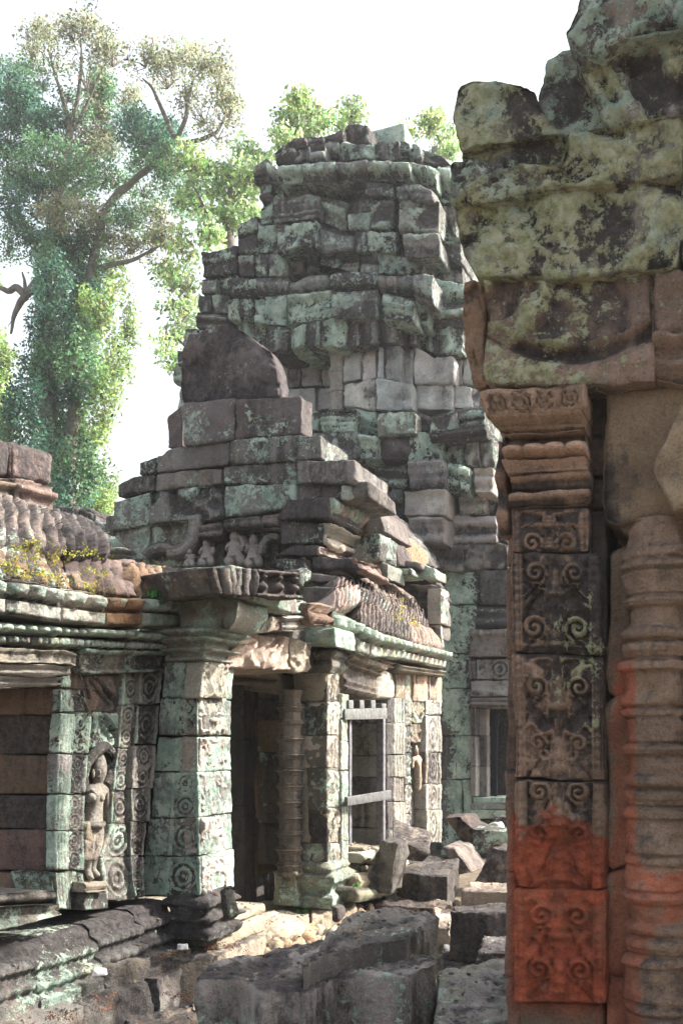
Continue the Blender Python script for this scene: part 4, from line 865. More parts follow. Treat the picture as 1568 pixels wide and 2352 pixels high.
for (t_, b_, o, kw) in (('1080,1392 1200,1392', '1080,1440 1200,1440', -.05, dict(tint=(.12, .12, .125), relief=c_mould([(0, 0), (.3, .05), (.5, 0), (.8, .06), (1, 0)]))),
    ('1078,1446 1200,1444', '1082,1508 1200,1506', .08, dict(relief=c_sum(c_foliage(.03, 8), c_mould([(0, 0), (.75, 0), (.8, .05), (1, .06)])))),
    ('1094,1514 1200,1512', '1094,1560 1200,1560', .05, dict(relief=c_rings(.03, 1, .02, 1.0))), ('1076,1516 1092,1516', '1078,1560 1092,1560', .03, {}),
    ('1080,1564 1200,1562', '1080,1600 1200,1600', .05, dict(relief=c_foliage(.02, 7))),
    ('1078,1602 1200,1602', '1078,1626 1200,1628', .08, dict(relief=c_mould([(0, 0), (.3, 0), (.33, .03), (.6, .03), (.63, .0), (1, .04)])))):
    course(mb, PT, 0, t_, b_, f"{t_.split(',')[0]}:{o} {t_.split()[1].split(',')[0]}", T=.6, **{**ck, **kw})
mb.build('window_head_carving', M_STF, tower)
mb = MB()
stack(mb, PT, 0, '1080,1626 1080,1830', '1094,1626 1094,1830', '1626 1690 1760 1830', T=.5, o=.05, **{**ck, 'relief': c_vfillets(3, .02, (0, 1))})
stack(mb, PT, 0, '1094,1628 1094,1830', '1118,1628 1118,1830', '1628 1690 1760 1830', T=.3, o=-.12, **ck)
for i, (y0, y1, o) in enumerate(((1832, 1846, .06), (1846, 1860, .10), (1860, 1882, .14))):
    course(mb, PT, 0, f'{1085-6*i},{y0} 1200,{y0}', f'{1085-6*i},{y1} 1200,{y1}', f'{1085-6*i}:{o} 1200', T=.5, **{**ck, 'lich': .75, 'yel': .1})
mb.build('tower_window_frame', M_STF, tower)
mb = MB()
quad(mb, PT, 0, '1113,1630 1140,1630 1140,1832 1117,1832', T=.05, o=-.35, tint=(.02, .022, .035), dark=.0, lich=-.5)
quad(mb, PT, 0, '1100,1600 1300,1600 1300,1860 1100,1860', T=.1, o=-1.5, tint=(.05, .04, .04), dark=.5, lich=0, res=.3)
mb.build('window_shutter', M_STF, tower)
mb = MB()
def core(u0, u1, v0, v1, dep, o=-.75):
    a = PT.at(u0, v1, o); b = PT.at(u1, v1, o); z1 = PT.at(u0, v0, o)[2]; a0 = a.copy(); b0 = b.copy(); z0 = min(a[2], b[2]); a0[2] = b0[2] = z0; a1 = a0.copy(); b1 = b0.copy(); a1[2] = b1[2] = z1
    stone(mb, [[a0, b0], [a1, b1]], AD*dep, tint=L2, dark=.5, lich=.5, res=.3, rad=.05)
core(640, 930, 350, 480, 1.6); core(600, 1000, 470, 640, 2.4); core(480, 1075, 590, 800, 4.0, -.9); core(430, 1100, 790, 1000, 4.4, -.95); core(410, 1180, 990, 1320, 5)
core(900, 1075, 1300, 2080, 3, -.7); core(1075, 1400, 1300, 1600, 3, -.9)
mb.build('tower_core', M_STF, tower)

# ================================================================ ruined doorway on the right, close to the camera
ruin = thing('doorway_ruin', 'brown carved doorpost and massive lichen-spotted lintel stones, nearest building on the right', 'building', (1.2, 3.8, 0))
PR = fplane(1250, 3.7)
RB = (.33, .225, .165)
rk = dict(rad=.014, amp=.008, res=.016)
mb = MB()
YL = dict(tint=(.29, .27, .24), lich=.64, dark=.53, yel=.60, var=.04)
def RS(rows, o=0., T=.8, relief=None, **kw): shape(mb, PR, 0, rows, T=T, o=o, relief=relief, **{**rk, **YL, **kw})
def c_lint(s, t, L, H):
    x = s/L; arc = H*(.16+.95*(x-.48)**2); b = t-arc
    h = .035*(1-sm(b, -.01, .015))+.02*np.cos(b/.045*math.pi)*(b < .09)*(b > 0)
    r = np.hypot((s-.42*L), (t-.62*H)); h = h+.012*np.cos(r/.10*2*math.pi)*sm(.30-r, 0, .05)*(b > .03)*(.6+.6*n2(s, t, 4, 2, 3))
    r2 = np.hypot(s+.02, t-.95*H); h = h+.03*sm(np.cos(r2/.11*math.pi), -.2, .4)*(r2 < .33)*(b > .02)
    return h+.012*n2(s, t, 12, 3, 5)-.02*sm(n2(s, t, 6, 2, 8), .35, .6)*(b > .05)
RS(['1120,880 1150,885 1380,893 1505,878', '1113,760 1380,770 1500,770', '1115,650 1240,638 1400,628 1495,617'], o=.06, relief=c_lint, res=.010, tint=(.27, .19, .15), lich=.56, dark=.45, wxf=None)
mb.build('lintel', M_ST, ruin)
# crescent carving band on the lintel
mb = MB()
RS(['1062,800 1085,895 1118,890', '1055,700 1090,740 1112,760', '1062,645 1090,640 1116,650'], o=.02, T=.5, tint=RB, lich=.05, dark=.4, relief=c_foliage(.015, 14), res=.011)
mb.build('lintel_end', M_ST, ruin)
mb = MB()
RS(['1500,770 1500,868 1580,880 1700,880'][0:0]+['1500,868 1560,880 1720,880', '1497,740 1700,750', '1496,620 1560,612 1720,606'], o=.08, T=.7, tint=(.27, .19, .15), lich=.4, dark=.35, yel=.5, relief=c_sum(c_mould([(0, -.05), (.15, 0), (.25, -.02), (.38, .03), (.42, -.03), (1, -.0)]), c_foliage(.02, 7, .1, 77)), res=.012)
mb.build('figure_block', M_ST, ruin)
mb = MB()
RS(['1095,640 1250,635 1430,628 1558,610', '1046,550 1300,545 1564,530', '1040,468 1250,445 1420,420 1562,408'], o=.10, relief=c_sum(c_rough(.012, 2.6), c_foliage(.014, 7, .1, 5), c_pits(.025, 13, .3), c_rough(.012, 14)), T=.9)
RS(['1562,608 1640,600 1720,600', '1562,500 1720,500', '1565,408 1640,400 1720,395'], o=.10, T=.9)
RS(['1036,455 1046,470 1250,442 1400,425 1562,405', '1034,420 1200,410 1350,395 1568,360', '1036,372 1150,362 1290,380 1300,300 1568,262'], o=.14, relief=c_sum(c_rough(.012, 3), c_foliage(.018, 8, .1, 9), c_pits(.03, 11, .25), c_rough(.012, 14)), T=.9)
RS(['1562,403 1720,385', '1570,330 1720,320', '1569,262 1720,240'], o=.12, T=.9)
RS(['1052,365 1150,372 1298,385', '1060,345 1160,340 1297,350', '1062,345 1130,322 1200,316 1296,316'], o=.05, T=.8, relief=c_rough(.02, 4))
mb.build('wall_block', M_ST, ruin)
mb = MB()
RS(['1055,350 1130,330 1300,308', '1043,270 1150,260 1250,250', '1052,202 1080,190 1140,190 1190,200 1232,212'], o=.10, relief=c_sum(c_rough(.018, 2.6), c_rough(.015, 12)), T=.9, lich=.6, dark=.55)
RS(['1235,312 1300,308 1400,290 1400,288', '1240,210 1300,190 1400,180', '1252,160 1258,138 1290,118 1330,108'], o=.08, T=.9, lich=.62, yel=.4, relief=c_sum(c_rough(.04, 3), c_rough(.015, 12)))
RS(['1390,290 1480,275 1568,255 1720,230', '1320,130 1400,140 1568,120 1720,110', '1335,115 1400,60 1568,40 1720,30'], o=.17, T=.9, relief=c_sum(c_rough(.018, 3), c_foliage(.02, 8, .1, 11), c_pits(.05, 9, .2, 9), c_rough(.012, 14)), lich=.62)
RS(['1330,118 1372,130 1420,90 1600,60 1720,60', '1292,75 1350,60 1600,20 1720,20', '1322,20 1330,-20 1500,-60 1720,-70'], o=.22, T=.9, relief=c_sum(c_rough(.018, 3), c_foliage(.02, 8, .1, 12), c_pits(.05, 9, .2, 12), c_rough(.012, 14)), lich=.68, yel=.35)
RS(['1330,-20 1500,-60 1720,-70', '1380,-180 1720,-200', '1420,-300 1720,-330'], o=.18, T=.9, relief=c_rough(.05, 3))
mb.build('broken_wall_top', M_ST, ruin)
# capital : mouldings hanging from the lintel
mb = MB()
def capital(y0, y1, xl, xr, prof, petals, T=.4, o=.0, **kw):
    RS([f'{xl[0]},{y1} {xr[0]},{y1-8}', f'{xl[1]},{y0} {xr[1]},{y0-14}'], o=o, T=T, relief=c_mould(prof, petals), **{'res': .009, 'tint': RB, 'lich': .12, 'dark': .35, 'rad': .012, 'amp': .006, **kw})
RS(['1118,958 1340,945', '1106,905 1340,885'], o=.13, T=.45, relief=c_rings(.016, 4, .02, 1.0, 3), res=.009, tint=RB, lich=.1, dark=.35, rad=.014)
capital(958, 1000, (1150, 1118), (1345, 1342), [(0, -.05), (.35, .0), (.45, -.015), (.9, .03), (1, .03)], [(.1, .5, .03, .012), (.5, .95, .035, .016)], o=.10)
capital(1000, 1040, (1160, 1152), (1345, 1345), [(0, -.0), (1, -.03)], [], o=.05)
capital(1018, 1062, (1158, 1152), (1350, 1345), [(0, -.02), (.5, .03), (1, -.03)], [(.1, .95, .085, .045)], o=.06)
capital(1062, 1098, (1165, 1152), (1352, 1350), [(0, .0), (.25, .04), (.35, .02), (1, .05)], [], o=.045)
capital(1098, 1135, (1168, 1168), (1357, 1352), [(0, .0), (.3, .02), (.35, .0), (.5, .03), (.95, .035), (1, .02)], [(.5, .95, .028, .012)], o=.02, dark=.5)
capital(1135, 1168, (1172, 1168), (1348, 1357), [(0, -.03), (.3, .0), (.35, -.02), (.5, .02), (1, .03)], [], o=.02)
RS(['1150,1230 1180,1230', '1140,1100 1165,1110', '1150,1020 1160,1020'], o=-.05, T=.3, relief=c_mould([(0, 0), (.2, .06), (.4, 0), (.6, .06), (.8, 0), (1, .06)]), tint=RB, lich=0)
stack(mb, PR, 0, '1340,890 1352,1168', '1392,885 1392,1168', '890 1000 1095 1168', T=.4, o=-.06, tint=(.2, .135, .10), lich=.02, dark=.4, rad=.015)
mb.build('doorpost_capital', M_ST, ruin)
# door post : four carved blocks
def c_cand(amp=.02, seed=0, sw=(.72, .3)):
    fo = c_sum(c_foliage(amp*.8, 15, .05, seed), c_foliage(amp*.35, 30, .03, seed+4))
    def g(s, t, L, H):
        w = .14*L; x = np.abs(s-L/2); ins = (s > w) & (s < L-w)
        h = fo(L/2+x, t, L*3, H)
        for q in sw:                                        # paired scrolls
            R = (.125+.02*math.sin(q*37+seed))*L; cx, cy = L*(.22+.02*math.sin(seed+q*9)), H*q; dx, dy = x-cx, t-cy; r = np.hypot(dx, dy); th = np.arctan2(dy, dx)
            sp = amp*(.55+.6*np.cos(2*math.pi*(r/R*1.6)-th)); h = np.where(r < R, sp, h)
        per = H/max(2, round(H/.2)); ty = (t % per)/per     # seated figures under pointed arches in the middle
        arch_ = .085*L*(1.5-ty*1.15); fig = np.exp(-((x/(.05*L))**2+((ty-.62)/.09)**2))+np.exp(-((x/(.075*L))**2+((ty-.40)/.12)**2))+np.exp(-((x/(.11*L))**2+((ty-.2)/.07)**2))
        cen = amp*(1.0*np.clip(fig, 0, 1.1)+.6*np.exp(-((x-arch_)/(.012*L))**2)-.2)
        h = np.where(x < arch_*1.15, cen, h)
        h = h-amp*.5*np.exp(-((x-.05*L-.30*L*(1-ty)**1.6-.012*L*np.sin(ty*14))/(.013*L))**2)*(x > .08*L)
        be = np.minimum(s, L-s); bead = amp*.6*np.exp(-((be-w*.55)/(w*.28))**2)*(.4+.6*np.abs(np.cos(t/.034*math.pi)))+amp*.5*(be < w*.18)+amp*.5*((be > w*.85) & (be < w))
        wear = .6+.5*np.clip(n2(s, t, 5, 2, seed)+.5, 0, 1)
        return np.where(ins, h, bead)*wear
    return g
def paint(V, T, W):
    z = V[:, 2]; s = (V[:, :2]-PR.p[:2])@FD[:2]
    nz = n2(s, z, 4, 3, 3)
    m = sm(1.43-z+.16*nz-.5*np.abs(s-.02)**1.5, -.12, .26)
    bl = n2(s, z, 26, 4, 8); m = sm(m+.42*bl+.18*n2(s, z, 9, 3, 2), .30, .72)*(.5+.4*m)*(.3+.7*sm(s, -.15, -.12))*sm(z, .50, .66)
    m2 = m[:, None]; T = T*(1-m2)+np.array(RED)*(.75+.3*bl[:, None])*m2
    W = W.copy(); W[:, 0] -= .30*m; W[:, 1] -= .4*m; return T, W
def spots(V, T, W):
    z = V[:, 2]; s = (V[:, :2]-PR.p[:2])@FD[:2]; T, W = paint(V, T, W)
    m = np.exp(-((s-.13)/.16)**2)*np.exp(-((z-1.95)/.38)**2)
    W[:, 1] += .46*m; W[:, 0] += .26*m+.1*np.exp(-((s-.22)/.12)**2)*sm(z, 1.35, 1.6)*(1-sm(z, 2.2, 2.5)); W[:, 2] += .25*m; return T, W
mb = MB()
bl = dict(tint=(.30, .205, .155), lich=.10, dark=.39, rad=.012, amp=.006, res=.0072, wxf=spots, jit=.002, tvar=.06)
stack(mb, PR, 0, '1172,1168 1176,1268 1176,1500 1182,1792 1180,2035 1183,2300', '1348,1168 1352,1268 1380,1500 1388,1792 1388,2045 1388,2300', '1168 1268', T=.35, o=.0, relief=c_cand(.02, 1, (.2,)), **bl)
for (y0, y1, xa, xb, q) in ((1268, 1500, 1172, 1382, (.25, .8)), (1502, 1792, 1177, 1388, (.3, .75)), (1795, 2042, 1180, 1390, (.52, .9)), (2046, 2300, 1180, 1390, (.78, .3))):
    RS([f'{xa+2},{y1-4} {xa+100},{y1+2} {xb},{y1+4}', f'{xa},{y0} {xb-2},{y0+3}'], o=.01+.006*rnd.random(), T=.38, relief=c_cand(.03, y0, q), **{**bl})
mb.build('carved_doorpost', M_ST, ruin)
mb = MB()
bl2 = dict(bl); bl2.update(res=.03, relief=None, tint=(.25, .165, .12), wxf=paint, lich=.05)
for (y0, y1, xa) in ((1168, 1300, 1163), (1300, 1515, 1161), (1515, 1770, 1163), (1772, 2000, 1160), (2002, 2240, 1160), (2242, 2420, 1166)):
    RS([f'{xa},{y1} {xa+28},{y1}', f'{xa},{y0} {xa+28},{y0}'], o=-.06, T=.36, **bl2)
RS(['1190,2600 1395,2600', '1195,2302 1380,2304'], o=-.04, T=.3, **{**bl2, 'tint': (.2, .17, .13)})
RS(['1340,1500 1396,1500', '1340,1168 1396,1168'], o=-.07, T=.3, **{**bl2, 'tint': (.12, .10, .09)})
mb.build('doorpost_backing', M_ST, ruin)
# inner jamb slab and colonette
mb = MB()
def jpaint(V, T, W):
    z = V[:, 2]; s = (V[:, :2]-PR.p[:2])@FD[:2]
    n_1 = n2(s, z, 5, 3, 5)
    m = .95*sm(s+.02*n_1, .225, .265)*sm(1.95-z+.2*n_1, 0, .25)*(1-sm(s, .315, .345)); m = np.clip(m+.75*sm(.98-z+.2*n_1, 0, .2)*(1-sm(s, .33, .38))+.75*sm(1.6-z+.3*n_1, 0, .4)*sm(n2(s, z, 3.5, 3, 7), -.3, .25), 0, .95)
    m = sm(m+.35*n2(s, z, 24, 4, 4), .25, .85)*.75; T = T*(1-.8*m[:, None])+np.array(RED)*.8*m[:, None]; W = W.copy(); W[:, 0] -= .2*m; return T, W
jk = dict(tint=(.29, .225, .165), lich=.06, dark=.33, amp=.008, res=.022, rad=.02, wxf=jpaint)
RS(['1391,1555 1400,1590 1425,1610 1470,1590', '1390,1480 1460,1480', '1400,1360 1460,1380', '1396,1265 1425,1255 1470,1240'], o=-.04, T=.3, **jk)
RS(['1394,1990 1405,2000 1450,1985 1470,1980', '1392,1800 1470,1800', '1390,1630 1410,1610 1430,1600 1470,1600'], o=-.04, T=.3, **jk)
RS(['1394,2225 1405,2240 1455,2242 1470,2240', '1394,2100 1470,2100', '1396,2010 1420,1998 1450,1990 1470,1990'], o=-.04, T=.3, **jk)
RS(['1392,2600 1470,2600', '1390,2230 1405,2245 1470,2245'], o=-.04, T=.3, **jk)
mb.build('inner_jamb', M_ST, ruin)
mb = MB()
pc = PR.at(1512, 1700, -.02); rr = .108
def z_(v): return EYE+(HV-v)/FPX*3.62
pf = []
bands = [(1272, .006), (1290, .008), (1297, -.008), (1303, .012), (1314, .012), (1320, -.006), (1326, .006), (1372, .004), (1378, -.010), (1386, .014), (1400, .014), (1405, -.008), (1412, -.004), (1446, -.004), (1452, .014), (1472, .014), (1478, -.008), (1486, .004), (1512, .004), (1518, -.010), (1526, .016), (1542, .016), (1548, -.004), (1556, .0), (1590, .0)]
prof = [(z_(v), o*1.1) for v, o in bands]
for k_ in range(3):
    prof += [(z_(v+(k_+1)*330), o*1.1) for v, o in bands]
prof = sorted(prof)
pts_ = [(a, b-(0.025 if 0 else 0)) for a, b in prof]
pts_ += [(z_(1260), -.01), (z_(1225), -.02), (z_(1200), -.03)]
pts_.sort()
lathe(mb, ngon(pc[:2], rr, 16, .1), pts_, tint=(.30, .21, .155), dark=.42, lich=.04, amp=.009, seg=.009, zs=.005, petals=[(z_(1396+330*k_), z_(1376+330*k_), .03, .010) for k_ in range(3)]+[(z_(1508+330*k_), z_(1478+330*k_), .045, .012) for k_ in range(3)]+[(z_(1470+330*k_), z_(1455+330*k_), .022, .006) for k_ in range(3)], wxf=jpaint)
mb.build('ringed_colonette', M_ST, ruin)
mb = MB()
RS(['1432,1230 1450,1215 1540,1198', '1420,1205 1530,1190', '1412,1190 1440,1180 1525,1178'], o=.0, T=.3, tint=(.30, .23, .17), lich=.05, dark=.35, relief=c_rough(.02, 7))
RS(['1388,1195 1420,1205 1520,1185 1720,1180', '1384,1060 1500,1040 1720,1030', '1392,900 1420,890 1568,885 1720,885'], o=.04, T=.6, tint=(.31, .225, .15), lich=.16, dark=.33, yel=.5, relief=c_rough(.05, 2.2))
RS(['1545,1180 1600,1170 1720,1170', '1500,1080 1600,1060 1720,1060', '1560,930 1600,910 1720,900'], o=.12, T=.4, tint=(.33, .25, .17), lich=.1, dark=.25, relief=c_rough(.04, 4))
mb.build('corbel_stone', M_ST, ruin)
mb = MB()
for (u0, u1, v0, v1, o, T) in ((1150, 1420, 380, 1180, -.42, .5), (1380, 1800, 100, 3400, -.62, .5), (1730, 2600, -600, 3400, .15, 1.2), (1570, 2600, -700, 1150, -.5, .8)):  # backing, plus out-of-view outer blocks added to keep sun off the colonette
    a = PR.at(u0, v1, o); b = PR.at(u1, v1, o); c = PR.at(u0, v0, o); d = PR.at(u1, v0, o); stone(mb, [[a, b], [c, d]], AD*T, tint=(.10, .08, .07), dark=.6, lich=0, res=.2)
# unseen rest of the building, added and sized to shade court and gallery foot
q = PR.at(1235, 1700, -.4)
zt = [4.4, 4.9, 4.3, 3.7, 3.3, 3.0, 2.6]
for i in range(6):
    p0 = q+AD*(.15+i*.42)+FD*(.75+.02*i)
    z = 0
    while z < zt[i]:
        h = .34+.08*rnd.random(); b_ = [p0.copy(), p0+AD*.42]; b_[0][2] = b_[1][2] = z; t_ = [x+np.array([0, 0, h]) for x in b_]
        stone(mb, [[b_[1], b_[0]], [t_[1], t_[0]]], FD*.55, tint=GR, dark=.5, lich=.45, res=.08, rad=.03, amp=.02); z += h
mb.build('unseen_side_wall', M_ST, ruin)
# ================================================================ carved figures
def skin(mb, joints, edges, **kw):
    me = bpy.data.meshes.new('tmp'); me.from_pydata([tuple(j[0]) for j in joints], edges, []); o = bpy.data.objects.new('tmp', me); COL.objects.link(o)
    sk = o.modifiers.new('s', 'SKIN'); sk.use_smooth_shade = True
    for i, j in enumerate(joints):
        r = j[1]; v = me.skin_vertices[0].data[i]; v.radius = (r, r) if not hasattr(r, '__len__') else r
        v.use_root = (i == 0)
    ss = o.modifiers.new('ss', 'SUBSURF'); ss.levels = 2; ss.render_levels = 2
    dg = bpy.context.evaluated_depsgraph_get(); e = o.evaluated_get(dg).to_mesh()
    V = np.array([v.co[:] for v in e.vertices]); F = [list(p.vertices) for p in e.polygons]; F = [f+[f[-1]] if len(f) == 3 else f[:4] for f in F]
    bpy.data.objects.remove(o)
    mb.add(V+.002*np.stack([fbm(V, 40, 2, .5, q) for q in (1, 2, 3)], 1), np.array(F), kw.get('tint', GREY), (kw.get('dark', .4), kw.get('lich', .1), .3))
def devata(pl, reg, J, rs, o, tint, **kw):
    """J name:(x,y,out,r)"""
    names = list(J); jt = []
    for n in names:
        x, y, oo, r = J[n]; jt.append((pl.at(*toD(reg, x, y), o+oo), r*rs))
    return names, jt
mb = MB()
J = dict(hip=(528, 1215, .0, .062), waist=(540, 1130, .0, .046), chest=(548, 1045, .01, .060), neckb=(556, 1000, .01, .040), neck=(560, 968, .01, .024), head=(568, 915, .02, .046), brow=(574, 868, .015, .044), crown=(578, 835, .0, .028), tip=(582, 785, -.01, .010),
     shl=(505, 1010, .0, .030), ell=(492, 1085, -.01, .022), hal=(505, 1000, -.03, .016),
     shr=(603, 1012, .0, .028), elr=(617, 1120, .0, .020), har=(630, 1235, .01, .018), fin=(634, 1268, .01, .010),
     hl=(510, 1240, .0, .052), kl=(503, 1350, .01, .042), al=(500, 1468, .0, .022), fl=(520, 1508, .04, .018), tl=(530, 1516, .07, .012),
     hr=(556, 1240, .0, .048), kr=(545, 1350, .01, .038), ar=(528, 1462, .0, .022), fr=(556, 1495, .03, .018), tr=(575, 1505, .05, .012))
names, jt = devata(PA, 6, J, 1.08, -.015, None)
E = lambda *p: [(names.index(a), names.index(b)) for a, b in p]
skin(mb, jt, E(('hip', 'waist'), ('waist', 'chest'), ('chest', 'neckb'), ('neckb', 'neck'), ('neck', 'head'), ('head', 'brow'), ('brow', 'crown'), ('crown', 'tip'), ('neckb', 'shl'), ('shl', 'ell'), ('neckb', 'shr'), ('shr', 'elr'), ('elr', 'har'), ('har', 'fin'), ('hip', 'hl'), ('hl', 'kl'), ('kl', 'al'), ('al', 'fl'), ('fl', 'tl'), ('hip', 'hr'), ('hr', 'kr'), ('kr', 'ar'), ('ar', 'fr'), ('fr', 'tr')), tint=(.33, .305, .27), dark=.35, lich=.22)
# breasts, nose, skirt, belt, anklets
def blob(mb, c, r, tint, n=10, wx=(.3, .05, .3), sq=(1, 1, 1)):
    th = np.linspace(0, math.pi, n+1); ph = np.arange(2*n)*math.pi/n; T_, P_ = np.meshgrid(th, ph, indexing='ij')
    V = np.stack([np.sin(T_)*np.cos(P_)*sq[0], np.sin(T_)*np.sin(P_)*sq[1], np.cos(T_)*sq[2]], -1).reshape(-1, 3)*r+c
    i = np.arange(n)[:, None]*2*n; j = np.arange(2*n)[None]; j2 = (j+1) % (2*n)
    mb.add(V, np.stack([(i+j).ravel(), (i+2*n+j).ravel(), (i+2*n+j2).ravel(), (i+j2).ravel()], 1), tint, wx)
sk_t = (.33, .305, .27)
for x in (528, 578): blob(mb, PA.at(*toD(6, x, 1052), .028), .026, sk_t)
blob(mb, PA.at(*toD(6, 574, 905), .055), .009, sk_t, 8, sq=(1, 1, 1.6)); blob(mb, PA.at(*toD(6, 573, 930), .05), .008, sk_t, 8, sq=(1.3, 1.3, .6))
for x in (562, 586): blob(mb, PA.at(*toD(6, x, 893), .045), .007, (.3, .26, .21), 8, sq=(1.2, 1.2, .6))
for x in (520, 615): blob(mb, PA.at(*toD(6, (x+568)/2+(x-568)*.15, 915), .01), .014, sk_t, 8, sq=(.7, .7, 1.8))
stack(mb, PA, 6, '495,1205 484,1300 484,1410', '575,1205 570,1300 560,1415', '1205 1300 1412', T=.05, o=.028, relief=c_sum(c_vfillets(7, .008, (0, 1)), c_rough(.006, 12)), res=.008, rad=.025, tint=(.33, .28, .23), lich=.08, dark=.35, g=-.01, chip=0)
lathe(mb, ngon(PA.at(*toD(6, 532, 1205), .0)[:2], .072, 14), [(PA.at(*toD(6, 532, 1222), 0)[2], .0), (PA.at(*toD(6, 532, 1205), 0)[2], .008), (PA.at(*toD(6, 532, 1190), 0)[2], .0)], tint=sk_t, lich=.05, seg=.01, zs=.004)
quad(mb, PA, 6, '478,1530 615,1525 615,1600 485,1608', T=.16, o=.09, tint=(.3, .26, .22), dark=.35, lich=.15, relief=c_mould([(0, .02), (.25, .02), (.3, 0), (.45, 0), (.5, .02), (.7, .02), (.75, 0), (1, .01)]), res=.012)
quad(mb, PA, 6, '480,1600 620,1595 620,1690 485,1700', T=.16, o=.06, tint=GR, dark=.45, lich=.4)
mb.build('carved_dancer', M_ST, gal)
mb = MB()       # arch over her head
for sgn, pts in ((1, [(490, 1010), (482, 930), (500, 850), (545, 790), (600, 760)]), (2, [(600, 760), (640, 790), (648, 860), (640, 930), (618, 980)])):
    for a, b in zip(pts[:-1], pts[1:]):
        pass
    tube(mb, [PA.at(*toD(6, *q), .0) for q in pts], .028, 8, .012, (.2, .18, .15), (.6, .45, .2))
mb.build('niche_arch', M_ST, gal)
# little dancer in the far niche
mb = MB()
J2 = dict(hip=(1082, 1330, 0, .05), chest=(1080, 1270, .01, .05), neck=(1078, 1240, .0, .02), head=(1076, 1222, .01, .032), tip=(1076, 1190, 0, .012), sl=(1060, 1262, 0, .022), el=(1056, 1310, 0, .018), sr=(1100, 1262, 0, .022), er=(1104, 1310, 0, .018), k=(1084, 1390, 0, .048), f=(1082, 1430, 0, .04))
names, jt = devata(PC2, 5, J2, 1.0, -.02, None)
E = lambda *p: [(names.index(a), names.index(b)) for a, b in p]
skin(mb, jt, E(('hip', 'chest'), ('chest', 'neck'), ('neck', 'head'), ('head', 'tip'), ('chest', 'sl'), ('sl', 'el'), ('chest', 'sr'), ('sr', 'er'), ('hip', 'k'), ('k', 'f')), tint=(.4, .33, .26), dark=.2)
mb.build('small_carved_dancer', M_ST, gal)
# row of figures on the gable
mb = MB()
for (x, y, h, lf) in ((475, 1270, 34, 1), (540, 1262, 44, 0), (583, 1268, 40, 1), (436, 1282, 22, 1)):
    s = h/40; p = lambda dx, dy, oo=0., : PG.at(x+dx*s, y+dy*s, -.10+oo)
    jt = [(p(0, 18), .085*s), (p(0, 4), .06*s), (p(0, -8), .075*s), (p(0, -18), .03*s), (p(0, -25, .02), .055*s), (p(0, -34), .035*s), (p(0, -42), .012*s),
          (p(-12, -9), .03*s), (p(-17, 2, .02), .024*s), (p(-14, -10, .06), .02*s), (p(12, -9), .03*s), (p(17, 2, .02), .024*s), (p(18, -18, .04), .02*s),
          (p(-16, 24, .04), .045*s), (p(-3, 30, .07), .035*s), (p(16, 24, .04), .045*s), (p(4, 32, .07), .035*s)]
    skin(mb, jt, [(0, 1), (1, 2), (2, 3), (3, 4), (4, 5), (5, 6), (2, 7), (7, 8), (8, 9), (2, 10), (10, 11), (11, 12), (0, 13), (13, 14), (0, 15), (15, 16)], tint=(.33, .30, .28), dark=.3)
mb.build('carved_figures', M_ST, hall)

# ================================================================ timber shoring in the window
tb = thing('timber_shoring', 'grey sawn timber frame with notched head beam propping the gallery window', 'shoring', tuple(PC2.at(*toD(5, 830, 1690), -.1)))
WD = (.13, .13, .135)
def beam(name, x0, y0, x1, y1, w, T=.05, o=.0, extra=()):
    mb = MB()
    L_ = [PC2.at(*toD(5, x0, y0+w), o), PC2.at(*toD(5, x1, y1+w), o)]; U_ = [PC2.at(*toD(5, x0, y0), o), PC2.at(*toD(5, x1, y1), o)]
    stone(mb, [L_, U_], -FD*T, tint=WD, rad=.004, amp=.001, jit=0, chip=0, res=.1)
    for e in extra: quad(mb, PC2, 5, e, T=T, o=o-.0, tint=WD, rad=.004, amp=.001, jit=0, chip=0, res=.1)
    mb.build(name, M_WOOD, tb)
beam('head_beam', 716, 1005, 930, 1000, 56, .06, .04, ('735,960 758,960 760,1004 737,1006', '790,960 812,960 814,1004 792,1006', '848,960 870,960 872,1004 850,1006', '902,978 925,978 925,1002 904,1002'))
beam('cross_board', 728, 1455, 950, 1420, 46, .03, .09)
for x0, x1 in ((738, 750), (910, 922)):
    mb = MB(); stack(mb, PC2, 5, f'{x0},1055 {x0},1560', f'{x1},1055 {x1},1560', '1055 1700', T=.07, o=.0, tint=WD, rad=.004, amp=.001, jit=0, chip=0, res=.2); mb.build('post', M_WOOD, tb)
mb = MB(); quad(mb, PC2, 5, '738,1066 915,1066 915,1105 738,1105', T=.05, o=-.6, tint=(.02, .02, .025), rad=.004, amp=.001, chip=0, res=.2); stack(mb, PC2, 5, '868,1100 868,1700', '905,1100 905,1700', '1100 1700', T=.05, o=-.6, tint=(.02, .02, .022), rad=.004, amp=.001, chip=0, res=.2); mb.build('inner_frame', M_WOOD, tb)

